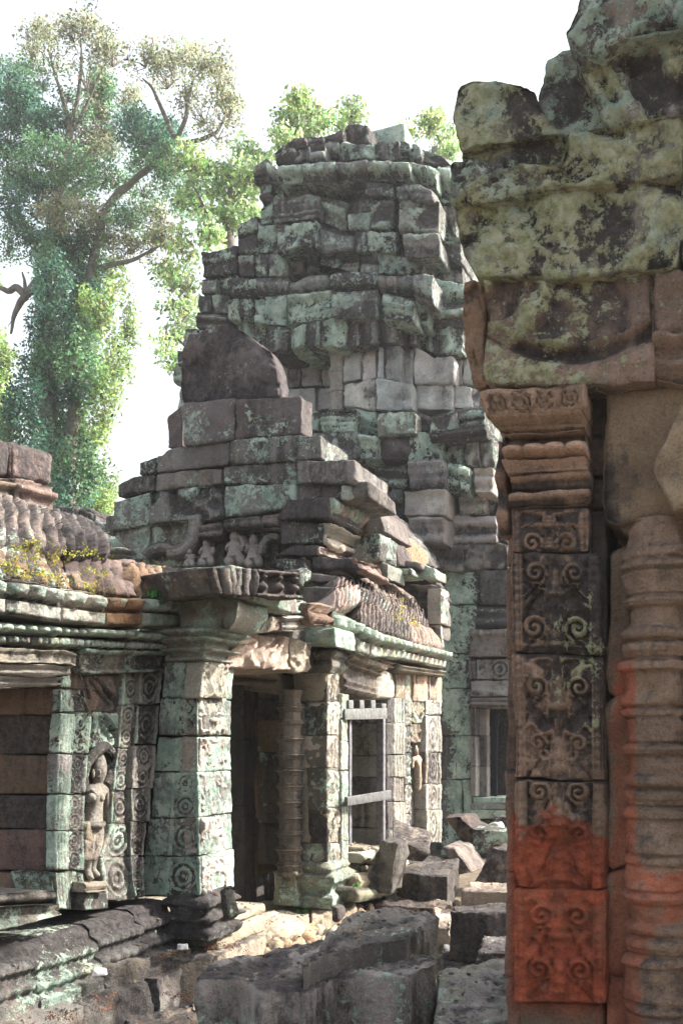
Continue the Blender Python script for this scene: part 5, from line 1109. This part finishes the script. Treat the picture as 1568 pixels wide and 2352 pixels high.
# ================================================================ fallen blocks
def slab(label, reg, back, front, z, zb, cat='fallen block', name='fallen_block', group='fallen blocks in the court', off=0., **kw):
    """top face traced on the level z, block down to zb"""
    zf = z if not hasattr(z, '__len__') else z[0]; zk = z if not hasattr(z, '__len__') else z[1]
    B = [gp(*toD(reg, *q), zk) for q in P(back)]; F_ = [gp(*toD(reg, *q), zf) for q in P(front)]
    mb = MB(); kw = {'tint': (.26, .24, .22), 'dark': .42, 'lich': .25, 'amp': .014, 'rad': .014, 'res': .015, 'relief': c_sum(c_rough(.014, 3), c_rough(.007, 13), c_pits(.008, 17, .35)), **kw}
    stone(mb, [F_, B], np.array([0, off, zb-zf]), out=np.array([0, 0, 1.]), **kw)
    o = mb.build(name, M_ST, None); tag(o, label, cat, group); return o
def fblock(label, reg, pts, Y, T, name='fallen_block', group='fallen blocks in the court', cat='fallen block', th=None, **kw):
    q = P(pts); pl = fplane(toD(reg, *q[0])[0], Y); a = [pl.at(*toD(reg, *c)) for c in q]
    mb = MB(); kw = {'tint': (.2, .18, .165), 'dark': .5, 'lich': .35, 'amp': .012, 'rad': .016, 'res': .02, 'relief': c_sum(c_rough(.018, 4), c_rough(.008, 13)), **kw}
    stone(mb, [[a[3], a[2]], [a[0], a[1]]], np.array(th) if th is not None else AD*T, **kw)
    o = mb.build(name, M_ST, None); tag(o, label, cat, group); return o
dk = dict(tint=(.29, .27, .25), dark=.40)
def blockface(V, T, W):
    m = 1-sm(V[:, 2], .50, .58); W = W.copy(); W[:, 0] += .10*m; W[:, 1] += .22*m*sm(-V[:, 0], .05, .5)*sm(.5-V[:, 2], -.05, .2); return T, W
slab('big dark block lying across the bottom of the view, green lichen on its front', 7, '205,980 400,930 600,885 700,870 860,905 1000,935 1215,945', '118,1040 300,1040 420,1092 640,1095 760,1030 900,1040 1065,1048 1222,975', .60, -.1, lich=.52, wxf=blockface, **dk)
slab('dark slab with a flat pitted top, lying behind the biggest foreground block', 7, '800,775 960,715 1060,728 1230,765', '600,985 700,935 900,885 1075,862', .70, .1, lich=.2, **dk)
slab('low dark stone with pale lichen dots, right of the biggest foreground block', 7, '1228,1020 1360,990 1560,950', '1190,1260 1400,1250 1600,1220', (.45, .5), -.1, lich=.42, yel=.4, **dk)
slab('moulded block in front of the doorpost, below the stone with the sunlit top', 7, '1300,704 1400,702 1570,698', '1278,735 1400,745 1570,738', .40, .05, lich=.25, relief=c_rough(.01, 5), tint=(.15, .14, .14))
slab('brown block whose flat top catches the sun, beside the doorpost', 7, '1370,606 1570,604', '1338,640 1570,645', .38, .1, tint=(.27, .22, .19), lich=.1, dark=.3)
slab('squared block carrying a tilted stone, in front of the gallery bay', 7, '1050,492 1180,485 1325,490', '1003,558 1130,566 1275,572', .42, .10, lich=.42, dark=.4, tint=(.19, .18, .165))
fblock('tall leaning slab wedged against the squared block', 7, '965,408 1045,425 1005,655 880,645', 8.3, .3, lich=.35, dark=.5)
fblock('tilted stone with a cracked pale top, resting on the squared block', 7, '1010,400 1195,470 1160,518 1060,500', 8.6, .3, th=(.02, .32, .16), lich=.4, dark=.35, tint=(.3, .26, .22))
slab('flat rough slab just in front of the squared block', 7, '985,672 1130,662 1290,690', '925,705 1100,715 1285,728', .20, .0, tint=(.25, .19, .15), lich=.25)
fblock('reddish pitted laterite boulder at the foot of the stained wall', 7, '1255,310 1330,300 1400,370 1380,480', 11.0, .6, tint=(.15, .10, .075), lich=.25, relief=c_pits(.06, 12, 0)); 
fblock('squared dark stone with green lichen under the tower window', 7, '1385,358 1560,368 1560,480 1375,470', 10.6, .5, lich=.45)
fblock('grey pointed rock between the tower window and the sunlit block', 7, '1470,440 1560,450 1560,610 1390,605', 9.4, .5, tint=(.25, .22, .21), lich=.2, relief=c_rough(.06, 5))
fblock('rounded rock between the squared block and the pointed rock', 7, '1240,440 1300,450 1390,560 1330,570', 10.0, .6, lich=.3, relief=c_rough(.05, 5))
fblock('small pale chunk lying on the stones under the tower window', 7, '1460,335 1500,332 1515,366 1440,364', 11.0, .2, tint=(.5, .45, .38), lich=.1, dark=.1)
fblock('small black stone right under the tower window sill', 7, '1490,310 1560,305 1560,345 1480,340', 11.4, .3, dark=.7)
slab('carved fragment with stacked mouldings at the foot of the doorpost', 7, '1440,850 1570,835', '1405,925 1570,930', .22, .0, lich=.3, tint=(.14, .13, .13))
slab('flat dark paving stone left of the moulded fragment', 7, '1250,850 1420,845', '1250,960 1430,960', .06, -.1, lich=.3, yel=.3, tint=(.2, .19, .19))
slab('low stone half hidden behind the foreground slab', 7, '1210,735 1290,740', '1200,800 1290,805', .2, -.1, tint=(.4, .34, .28), lich=.1, dark=.2)
# sunlit landing in front of the door and its rough kerb stones
G1_ = 'rough kerb stones below the door landing'
slab('smooth sunlit landing slab in front of the dark doorway', 7, '255,735 340,705 470,690 640,700', '262,850 400,850 505,818 640,770', .26, .0, cat='paving slab', name='paving_slab', group='landing slabs', tint=(.46, .39, .31), lich=-.1, dark=.05, relief=c_rough(.008, 4), rad=.02)
slab('sunlit landing slab touching the second pillar base', 7, '640,700 760,700 840,690', '645,768 740,745 850,720', .25, .0, cat='paving slab', name='paving_slab', group='landing slabs', tint=(.40, .32, .24), lich=-.1, dark=.15, relief=c_rough(.012, 4), rad=.02)
kerb = [('512,815 600,800', '505,870 600,870', 'rounded kerb stone right of the brightest part of the landing'), ('600,790 660,785', '600,860 665,850', 'knobbly kerb stone between the rounded one and the upright wedge'), ('660,790 770,780', '655,865 775,850', 'squared pale kerb stone nearest the big flat slab'),
 ('400,850 505,835', '395,915 500,905', 'sunlit crumbly kerb stone under the landing middle'), ('300,860 400,850', '290,925 395,915', 'sunlit crumbly kerb stone nearest the corner pillar foot'), ('190,880 300,865', '180,945 290,935', 'reddish crumbly stone at the left end of the kerb'),
 ('560,735 620,725', '555,785 625,780', 'small orange kerb stone by the weeds'), ('770,740 850,725', '765,790 850,780', 'orange-topped stone between the second pillar and the big slab'), ('600,870 720,850', '590,910 720,900', 'flat pale stone tucked behind the foreground block'), ('840,700 930,690', '850,730 935,725', 'low orange stone beside the flat rough slab')]
for i, (b, f, lb) in enumerate(kerb):
    slab(lb, 7, b, f, .21-.02*(i % 3), -.05, cat='kerb stone', name='kerb_stone', group=G1_, tint=((.40, .31, .22), (.34, .24, .16), (.38, .33, .26))[i % 3], lich=.12, dark=.25, relief=c_rough(.05, 6), rad=.04, amp=.03)
fblock('upright wedge of stone below the second pillar', 7, '735,712 765,725 770,780 745,785', 6.7, .15, tint=(.26, .22, .18), cat='kerb stone', name='kerb_stone', group=G1_)
# steps at the lower left
G2_ = 'tumbled step stones below the window wall'
ss = dict(cat='step stone', name='step_stone', group=G2_)
slab('long narrow step stone with a carved edge, far left under the plinth', 6, '30,1995 200,1970 430,1925', '60,2080 300,2020 400,1990', .42, .1, tint=(.15, .145, .14), lich=.3, **ss)
slab('step stone right of the carved-edge one, below the plinth', 6, '440,1990 700,1925 860,1870', '400,2060 620,2030 860,1960', .36, .0, tint=(.13, .125, .12), lich=.25, **ss)
slab('long dark step stone ending in a broken nose near the corner pillar foot', 6, '620,1990 900,1930 1180,1880', '560,2110 850,2030 1205,1960', .30, -.1, tint=(.17, .155, .14), lich=.2, **ss)
slab('brown step stone behind the white scrap, under the corner pillar', 6, '860,1885 1000,1860 1080,1880', '860,1950 1000,1930 1090,1920', .34, .1, tint=(.24, .18, .11), lich=.2, **ss)
slab('narrow step stone at the left edge, below the carved-edge one', 6, '-120,2120 100,2080 400,2000', '-120,2210 100,2170 380,2090', .26, -.1, tint=(.19, .18, .17), lich=.2, **ss)
slab('flat brown step slab in the left bottom corner', 6, '-150,2260 0,2230 230,2165 300,2170', '-150,2420 100,2420 330,2340 420,2290', .22, -.2, tint=(.25, .225, .20), lich=.15, dark=.4, **ss)
slab('dark broken step stone between the corner slab and the foreground block', 6, '290,2150 400,2110 540,2085', '330,2200 480,2220 610,2170', .24, -.2, tint=(.15, .125, .11), lich=.12, **ss)
slab('lower step stone under the long dark one', 6, '640,2180 900,2110 1150,2030', '640,2270 900,2190 1160,2100', .14, -.2, tint=(.19, .165, .14), lich=.15, **ss)
slab('lowest step stone beside the foreground block', 6, '720,2290 950,2220 1130,2180', '740,2400 1000,2330 1140,2290', .08, -.2, tint=(.22, .185, .155), lich=.15, **ss)
slab('step stone at the very bottom edge left of the foreground block', 6, '400,2330 560,2290 640,2290', '380,2460 560,2460 660,2440', .08, -.2, tint=(.17, .15, .13), lich=.15, **ss)

# ================================================================ plants
def leaves(mb, C, n, size, tint, spread, rs, flat=0., var=.25, tvar=None):
    """n leaf blades round each centre C (m,3)"""
    m = len(C); c = np.repeat(C, n, 0); N = len(c)
    sp = np.array(spread, float).reshape(-1) if hasattr(spread, '__len__') else np.array([spread]*3)
    d = rs.normal(size=(N, 3)); d /= np.linalg.norm(d, axis=1, keepdims=True); c = c+d*(rs.rand(N, 1)**.45)*sp
    a = rs.normal(size=(N, 3)); a[:, 2] -= .5; a /= np.linalg.norm(a, axis=1, keepdims=True); b = np.cross(a, rs.normal(size=(N, 3))); b /= np.linalg.norm(b, axis=1, keepdims=True)
    s = size*(.6+.8*rs.rand(N, 1)); a = a*s; b = b*s*.30
    V = np.stack([c, c+a*.45+b, c+a, c+a*.5-b], 1).reshape(-1, 3); F = np.arange(N*4).reshape(N, 4)
    T = np.ones((N, 3))*np.array(tint)*(1+var*rs.normal(size=(N, 1)))*(1+.12*rs.normal(size=(N, 3)))
    if m > 1: T *= np.repeat(np.clip(1+.35*rs.normal(size=(m, 1)), .35, 2), n, 0)
    mb.add(V, F, np.repeat(np.clip(T, .01, 1), 4, 0), (.5, 0, 0))
def crown(mb, tw, blobs, Y0, lsize, rs, dens=1.0, spr=(.34, .34, .16)):
    for (u, v, ru, rv, dn, col) in blobs:
        Y = Y0*(1+.05*rs.normal()*.6); s = Y/FPX; c = np.array([(u-784)*s, Y, EYE+(HV-v)*s]); R = np.array([ru*s, (ru+rv)*.5*s*.9, rv*s])
        m = max(6, int(44*dn*dens*(R[0]*R[2])**.7+7)); d = rs.normal(size=(m, 3)); d /= np.linalg.norm(d, axis=1, keepdims=True); C = c+d*(rs.rand(m, 1)**.4)*R
        leaves(mb, C, int(60*min(1, .45+dn*.55)), lsize, col, spr, rs, var=.3)
        for q in range(min(m, 9)):
            e = C[q]; mid = (c+e)/2+rs.normal(size=3)*.1; tube(tw, [c+[0, 0, -R[2]*.6], mid, e], [.018, .012, .005], 4, 0, (.26, .22, .18))
def limb(mb, Y, pts, r0, r1, tint=(.15, .135, .115)):
    p = P(pts); s = Y/FPX; q = np.array([[(u-784)*s, Y, EYE+(HV-v)*s] for u, v in p])
    t = np.linspace(0, len(q)-1, len(q)*4); qq = np.stack([np.interp(t, np.arange(len(q)), q[:, i]) for i in range(3)], 1)
    qq[1:-1] = (qq[:-2]+2*qq[1:-1]+qq[2:])/4
    qq += np.stack([fbm(qq, .8, 2, .5, k) for k in (1, 2, 3)], 1)*.05
    tube(mb, qq, np.linspace(r0, r1, len(qq)), 8, .03*min(1, r0*4), tint)
GD = (.13, .27, .19); GM = (.19, .33, .18); GB = (.32, .34, .22); GY = (.33, .45, .18); GL = (.36, .50, .24)  # leaf greens paled; backlit haze is partly put into the colour
rs = np.random.RandomState(3)
YT = 27.
bt = thing('vine_draped_tree', 'tall tree smothered in green creepers, twin airy crowns, left of the tower', 'tree', ((150-784)*YT/FPX, YT, 0))
mb = MB(); s = YT/FPX
limb(mb, YT, '150,1960 155,1500 150,1180 170,950 185,760 205,620 245,470 330,400 400,325', .25, .06)
limb(mb, YT, '140,1500 120,1100 105,850 110,620 130,450 165,300', .30, .10)
limb(mb, YT, '400,325 425,270 430,230 445,180', .08, .03); limb(mb, YT, '400,330 460,325 500,305 520,270 505,220', .07, .02); limb(mb, YT, '400,325 370,250 350,200 330,180', .07, .02)
limb(mb, YT, '165,300 150,240 130,170 110,110', .08, .02); limb(mb, YT, '160,310 180,230 190,150 185,90', .08, .02); limb(mb, YT, '170,300 210,220 240,150', .06, .02)
limb(mb, YT, '205,620 300,600 380,560', .09, .02); limb(mb, YT, '110,620 60,520 30,450', .10, .03)
tw = mb
mb = MB(); limb(mb, YT-.5, '95,640 78,655 62,678 38,655 22,668 0,658 -20,665', .14, .05); limb(mb, YT-.5, '62,678 50,690 36,722 30,745 27,768', .11, .03); limb(mb, YT-.5, '60,670 58,640 52,622', .06, .02); limb(mb, YT-.5, '78,655 55,700 20,750', .03, .01)
mb.build('bare_branch', M_BARK, bt)
mb = MB()
crown(mb, tw, [(120, 70, 60, 35, .6, GB), (190, 60, 70, 35, .8, GB), (245, 95, 40, 40, .7, GB), (75, 110, 40, 50, .6, GB), (30, 150, 45, 40, .5, GM), (120, 130, 60, 40, .22, GB), (260, 130, 40, 40, .4, GB), (100, 185, 60, 40, .3, GM), (200, 180, 60, 50, .15, GB),
  (335, 135, 50, 35, .7, GB), (400, 130, 55, 35, .8, GB), (465, 140, 55, 35, .9, GB), (505, 190, 35, 55, .8, GB), (525, 245, 35, 50, .7, GB), (430, 210, 45, 50, .45, GB), (385, 180, 60, 40, .3, GB), (500, 300, 45, 35, .25, GB), (300, 225, 25, 30, .8, GB), (470, 260, 50, 40, .2, GB)], YT, .085, rs)
mb.build('upper_crown', M_LEAF, bt)
mb = MB()
crown(mb, tw, [(25, 200, 50, 50, 1.3, GD), (50, 250, 70, 55, 1.6, GD), (20, 300, 60, 60, 1.5, GD), (110, 290, 60, 55, 1.6, GD), (165, 260, 40, 50, .8, GM), (225, 225, 35, 60, 1.1, GM), (240, 290, 35, 60, 1.1, GB), (230, 190, 25, 30, 1.1, GM),
  (310, 290, 60, 40, 1.7, GD), (370, 310, 50, 40, 1.5, GD), (340, 350, 60, 40, 1.2, GM), (390, 370, 40, 45, 1.2, GM), (200, 340, 60, 50, 1.2, GB), (120, 360, 70, 55, 1.3, GM), (40, 390, 55, 60, 1.1, GM), (20, 470, 40, 50, .8, GD), (90, 450, 55, 60, 1.3, GD), (180, 420, 60, 50, 1.1, GM),
  (260, 400, 60, 45, .9, GM), (330, 430, 60, 40, .6, GM), (420, 440, 40, 60, .7, GM), (150, 490, 60, 40, 1.2, GB), (220, 510, 60, 45, 1.2, GB), (300, 500, 60, 40, .8, GM), (370, 500, 50, 40, .8, GB), (380, 550, 45, 35, .7, GB), (300, 560, 70, 40, .9, GB), (20, 560, 35, 50, .4, GM), (110, 560, 60, 60, 1.5, GD), (60, 530, 40, 40, .7, GM), (390, 620, 35, 50, .3, GY)], YT, .085, rs)
mb.build('middle_crown', M_LEAF, bt)
mb = MB()
crown(mb, tw, [(190, 600, 70, 60, 1.1, GM), (120, 650, 50, 60, 1.6, GD), (250, 650, 55, 50, .8, GY), (170, 710, 60, 60, 1.3, GD), (230, 720, 50, 60, 1.0, GY), (110, 760, 45, 60, 1.4, GD), (290, 740, 30, 60, .5, GY), (170, 810, 70, 60, 1.2, GM), (260, 820, 50, 60, .9, GY), (90, 860, 55, 60, 1.4, GD),
  (160, 900, 70, 60, 1.3, GD), (240, 900, 45, 60, .9, GY), (60, 930, 50, 55, 1.3, GD), (130, 980, 70, 60, 1.3, GM), (220, 990, 45, 55, .9, GY), (90, 1040, 70, 50, 1.2, GD), (190, 1070, 65, 55, 1.2, GM), (245, 1110, 30, 60, .8, GY), (150, 1140, 60, 45, 1.2, GD), (215, 1165, 50, 40, 1.1, GY), (20, 990, 30, 60, 1., GM), (170, 1210, 90, 50, 1., GD), (160, 560, 50, 70, 1.2, GD), (110, 600, 45, 60, 1.3, GM), (200, 660, 40, 60, 1.3, GD), (175, 770, 50, 60, 1.3, GD), (120, 830, 50, 60, 1.3, GM), (200, 860, 45, 60, 1.2, GD), (170, 1020, 55, 60, 1.3, GD), (120, 1110, 60, 50, 1.3, GM)], YT, .10, rs, .72, (.2, .2, .5))
mb.build('creeper_curtain', M_LEAF, bt)
tw.build('trunk', M_BARK, bt)
def tree(label, Y, trunk, limbs, blobs, ls=.15, name='leafy_tree', dens=.5, seed=1):
    r = np.random.RandomState(seed); p0 = P(trunk)[0]; t = thing(name, label, 'tree', ((p0[0]-784)*Y/FPX, Y, 0), 'broad-leaved trees beyond the tower')
    a = MB(); limb(a, Y, trunk, .28, .08)
    for l in limbs: limb(a, Y, l, .08, .02)
    m_ = MB(); crown(m_, a, blobs, Y, ls, r, dens); a.build('trunk', M_BARK, t); m_.build('crown', M_LEAF, t)
tree('light green leafy tree showing between the creeper tree and the tower', 24, '560,1950 560,1300 540,700 520,500 540,400', ['540,600 480,500 450,430', '530,480 580,400 600,360', '540,800 450,700 400,640', '545,900 450,820 390,760'],
  [(450, 370, 50, 40, 1.1, GY), (500, 420, 60, 50, 1.2, GL), (560, 400, 55, 50, 1.3, GL), (450, 450, 50, 45, 1.1, GL), (585, 360, 45, 30, 1.3, GL), (520, 490, 50, 50, 1.1, GL), (480, 530, 35, 35, .8, GL), (560, 480, 40, 50, 1.1, GL), (420, 560, 35, 45, .3, GY), (400, 640, 35, 45, .4, GY), (410, 720, 35, 45, .5, GL), (380, 790, 30, 40, .35, GL), (430, 660, 30, 50, .35, GL), (405, 840, 25, 40, .4, GL), (440, 760, 25, 50, .5, GL)], .12, seed=5, dens=.3)
tree('green treetop peeping over the left half of the tower crown', 26, '740,1950 745,900 735,500 730,330', ['735,420 690,330 660,300', '735,420 790,320 815,260'],
  [(665, 280, 30, 35, .9, GL), (700, 250, 30, 35, .9, GY), (735, 270, 40, 30, 1.0, GL), (690, 300, 45, 25, 1.1, GL), (780, 285, 40, 20, .9, GL), (812, 255, 28, 28, .9, GL), (655, 320, 30, 25, 1., GL), (680, 225, 15, 15, .7, GY)], .12, seed=6, dens=.2)
tree('pale sparse treetop between the tower crown and the right-hand ruin', 28, '1000,1950 1005,900 1000,500 1000,340', ['1000,420 960,340 935,310', '1000,400 1030,330'],
  [(945, 305, 28, 22, .5, GY), (985, 295, 35, 25, .7, GY), (1020, 310, 30, 30, .7, GL), (1035, 340, 20, 30, .7, GL), (990, 270, 15, 12, .4, GY)], .12, seed=7, dens=.2)
tree('yellow-green tree at the left edge behind the creeper tree', 34, '-60,1950 -55,1500 -40,1000', ['-50,1100 0,900'], [(-20, 860, 50, 60, 1., GY), (0, 930, 40, 40, .9, GY), (-30, 780, 40, 50, .8, GL), (10, 820, 22, 30, .8, GY), (-40, 1000, 60, 60, 1., GL), (-20, 640, 20, 60, .2, GY)], .12, seed=8, dens=.8, name='leafy_tree')
# trees that stand right of the frame and dapple the court
tree('tree outside the right edge whose shade dapples the gallery', 9, '3600,1950 3600,1000 3500,200', ['3550,600 3300,100'], [], .15, seed=9) if False else None
# weeds
def weedy(label, cat, reg, pts, pl, o, n, size, col, name, kind=None, spread=(.05, .05, .03), group=None, k=5):
    mb = MB(); C = []
    for q in P(pts):
        c = pl.at(*toD(reg, *q), o) if pl is not None else gp(*toD(reg, *q), o)
        for i in range(k): C.append(c+np.array([rnd.gauss(0, spread[0]), rnd.gauss(0, spread[1]), rnd.gauss(0, spread[2]*.4)]))
    leaves(mb, np.array(C), n, size, col, (.03, .03, .02), rs, var=.2)
    ob = mb.build(name, M_LEAF, None)
    ob['label'] = label; ob['category'] = cat
    if kind: ob['kind'] = kind
    if group: ob['group'] = group
weedy('yellow-green weeds creeping along the mossy gallery roof ledge', 'weeds', 4, '10,1035 60,1045 110,1055 160,1070 200,1085 180,870 190,940 210,990 300,1090 350,1100 400,1120 330,940 380,920 440,1140 500,1150 560,1165 600,1160 640,1180 250,1070 120,1065 30,970 380,1000 580,950 610,930 620,1070 640,1060', PA, .16, 9, .015, (.34, .33, .06), 'roof_weeds', 'stuff', (.05, .07, .03))
weedy('dry brown-red moss scattered over the step stones', 'dry moss', 6, '790,1975 830,1960 870,1950 910,1960 950,1950 1250,1890 1230,1910 1270,1870 1030,2180 1045,2200 610,2200 620,2260 330,2300 350,2310 1290,1900 1340,1920', None, .33, 22, .010, (.22, .12, .08), 'dry_moss', 'stuff', (.04, .03, .01))
weedy('small bright green seedling on the ledge by the lotus cornice end', 'plant', 4, '1000,1190 1040,1185 1070,1200 1050,1225', PA, .2, 5, .045, (.10, .30, .07), 'seedling', None, (.02, .02, .01), None, 2)
weedy('green plants growing between the bay plinth and the leaning slab', 'plant', 7, '860,620', PC2, .3, 6, .035, (.10, .24, .06), 'weed_plant', None, (.02, .02, .02), None, 2)
weedy('tiny weed on the kerb below the second pillar', 'plant', 7, '615,745', None, .24, 10, .035, (.10, .26, .06), 'weed_plant', None, (.02, .02, .01), None, 3)
weedy('yellow flowering creeper hanging on the ribbed aisle roof', 'creeper', 11, '940,920 960,980 970,1040 950,1080 990,1010 1010,1060 1060,1110 1080,1120 1000,1090', PC2, .10, 9, .02, (.36, .33, .10), 'roof_creeper', None, (.05, .05, .03), None, 3)
for (pt, lb) in (('1010,1930', 'crumpled white scrap lying on a step by the corner pillar foot'), ('530,2080', 'small white scrap on the edge of the dark broken step stone')):
    x, y = P(pt)[0]; c = gp(*toD(6, x, y), .36); mb = MB(); stone(mb, [[c, c+[.07, .02, 0]], [c+[0.01, .0, .035], c+[.06, .03, .03]]], np.array([0, .03, .0]), tint=(.65, .62, .64), dark=-.2, lich=-.5, res=.006, rad=.006, amp=.006)
    ob = mb.build('paper_scrap', M_WOOD, None); tag(ob, lb, 'litter')
# neighbouring tree outside the frame on the right: its crown dapples the gallery wall
r9 = np.random.RandomState(11)
dt = thing('shade_tree', 'big tree beyond the right edge of the view', 'tree', (8.6, 8.2, 0))
mb = MB(); tube(mb, [(8.6, 8.2, -.2), (8.5, 8.2, 3), (8.2, 8.1, 6), (7.6, 8.0, 8.5)], [.3, .25, .2, .1], 8, .03, (.2, .17, .14)); mb.build('trunk', M_BARK, dt)
mb = MB()
C = []
for t in range(12):
    C.append([7.4+r9.normal()*.7, 7.35+r9.normal()*.35, 9.3+r9.normal()*.5])
leaves(mb, np.array(C), 40, .16, GM, (.28, .28, .22), r9); mb.build('crown', M_LEAF, dt)

# ================================================================ warm hazy air
def haze(dens):
    m = bpy.data.materials.new('hazy_air'); m.use_nodes = True; t = m.node_tree; t.nodes.clear(); o_ = t.nodes.new('ShaderNodeOutputMaterial'); v = t.nodes.new('ShaderNodeVolumePrincipled')
    v.inputs['Color'].default_value = (.93, .96, 1, 1); v.inputs['Density'].default_value = dens; v.inputs['Anisotropy'].default_value = .35
    t.links.new(v.outputs[0], o_.inputs['Volume'])
    me = bpy.data.meshes.new('haze'); x0, x1, y0, y1, z0, z1 = -112, 112, -32, 132, -2, 27
    me.from_pydata([(x, y, z) for x in (x0, x1) for y in (y0, y1) for z in (z0, z1)], [], [(0, 1, 3, 2), (4, 6, 7, 5), (0, 4, 5, 1), (2, 3, 7, 6), (0, 2, 6, 4), (1, 5, 7, 3)])
    me.materials.append(m); o = bpy.data.objects.new('haze', me); COL.objects.link(o); o['kind'] = 'stuff'
haze(.0012)

# loose rubble between the stones
mb = MB(); rr_ = random.Random(4)
for i in range(260):
    u = rr_.uniform(430, 1160) if i % 3 else rr_.uniform(0, 440); v = rr_.uniform(2060, 2240) if i % 3 else rr_.uniform(2180, 2352)
    c = gp(u, v, .03); r_ = rr_.uniform(.012, .05); a = rr_.uniform(0, 3)
    dx = np.array([math.cos(a), math.sin(a), 0])*r_; dy = np.array([-math.sin(a), math.cos(a), 0])*r_*rr_.uniform(.6, 1.2); h = r_*rr_.uniform(.5, 1.1)
    stone(mb, [[c-dx, c+dx], [c-dx*.8+[0, 0, h], c+dx*.7+[0, 0, h*.8]]], dy*1.6, rad=r_*.4, res=r_*.4, amp=.012, tint=rr_.choice(((.25, .22, .19), (.35, .28, .2), (.2, .19, .18))), dark=.4, lich=.2, chip=0)
o = mb.build('rubble', M_ST, None); o['kind'] = 'stuff'

# finer parts hang under the part they belong to
def sub(child, parent):
    c, p = bpy.data.objects.get(child), bpy.data.objects.get(parent)
    if c and p: c.parent = p
for c_, p_ in (('pillar_capital', 'corner_pillar'), ('pillar_foot', 'corner_pillar'), ('second_pillar_base', 'second_pillar'), ('second_pillar_capital', 'second_pillar'), ('colonette_base', 'door_colonette'), ('window_sill', 'window_frame'), ('window_lintel', 'window_frame'), ('window_reveal', 'window_frame'),
               ('carved_dancer', 'niche_panel'), ('niche_arch', 'niche_panel'), ('small_carved_dancer', 'window_bay'), ('carved_figures', 'gable_wall'), ('gable_arch_carving', 'gable_wall'), ('crown_stone', 'gable_wall'), ('window_shutter', 'tower_window_frame'), ('window_head_carving', 'tower_window_frame'),
               ('niche_colonette', 'niche_storey'), ('doorpost_capital', 'carved_doorpost'), ('lintel_end', 'lintel'), ('roof_ridge', 'ribbed_roof'), ('aisle_gable', 'ribbed_aisle_roof')): sub(c_, p_)

# fallen leaves and grit that settled on whatever lies below
bpy.context.view_layer.update(); dg_ = bpy.context.evaluated_depsgraph_get(); rl = np.random.RandomState(21); pts_l = []
hz = bpy.data.objects['haze']; hz.hide_viewport = True; bpy.context.view_layer.update(); dg_ = bpy.context.evaluated_depsgraph_get()
for i in range(2600):
    y = rl.uniform(3.7, 9.6); x = rl.uniform(-.36*y-.1, .18*y)
    h = SC.ray_cast(dg_, Vector((x, y, 1.5)), Vector((0, 0, -1)))
    if h[0] and h[2].z > .45 and h[1].z < .75 and not h[4].name.startswith(('crown', 'weed')): pts_l.append((np.array(h[1][:]), rl.rand()))
hz.hide_viewport = False
mb = MB(); C = np.array([p for p, q in pts_l if q < .5]); N = len(C); a = rl.normal(size=(N, 3)); a[:, 2] *= .15; a /= np.linalg.norm(a, axis=1, keepdims=True); b = np.cross(a, [0, 0, 1.])+rl.normal(size=(N, 3))*.15
sz = .012+.022*rl.rand(N, 1); a = a*sz; b = b*sz*.35; c0 = C+[0, 0, .006]
V = np.stack([c0, c0+a*.45+b, c0+a+[0, 0, .006], c0+a*.5-b], 1).reshape(-1, 3)
T = np.array([(.30, .20, .10), (.22, .13, .07), (.38, .30, .17), (.16, .11, .07)])[rl.randint(0, 4, N)]
mb.add(V, np.arange(N*4).reshape(N, 4), np.repeat(T, 4, 0), (.5, 0, 0)); o = mb.build('leaf_litter', M_LEAF, None); o['kind'] = 'stuff'
mb = MB()
for p, q in pts_l:
    if q > .5: blob(mb, p+[0, 0, .002], .006+.013*(q-.5)*2*rl.rand(), (.25+.12*rl.rand(),)*3, 4, (.5, .2, .3), (1, .8+.3*rl.rand(), .6))
o = mb.build('grit', M_ST, None); o['kind'] = 'stuff'
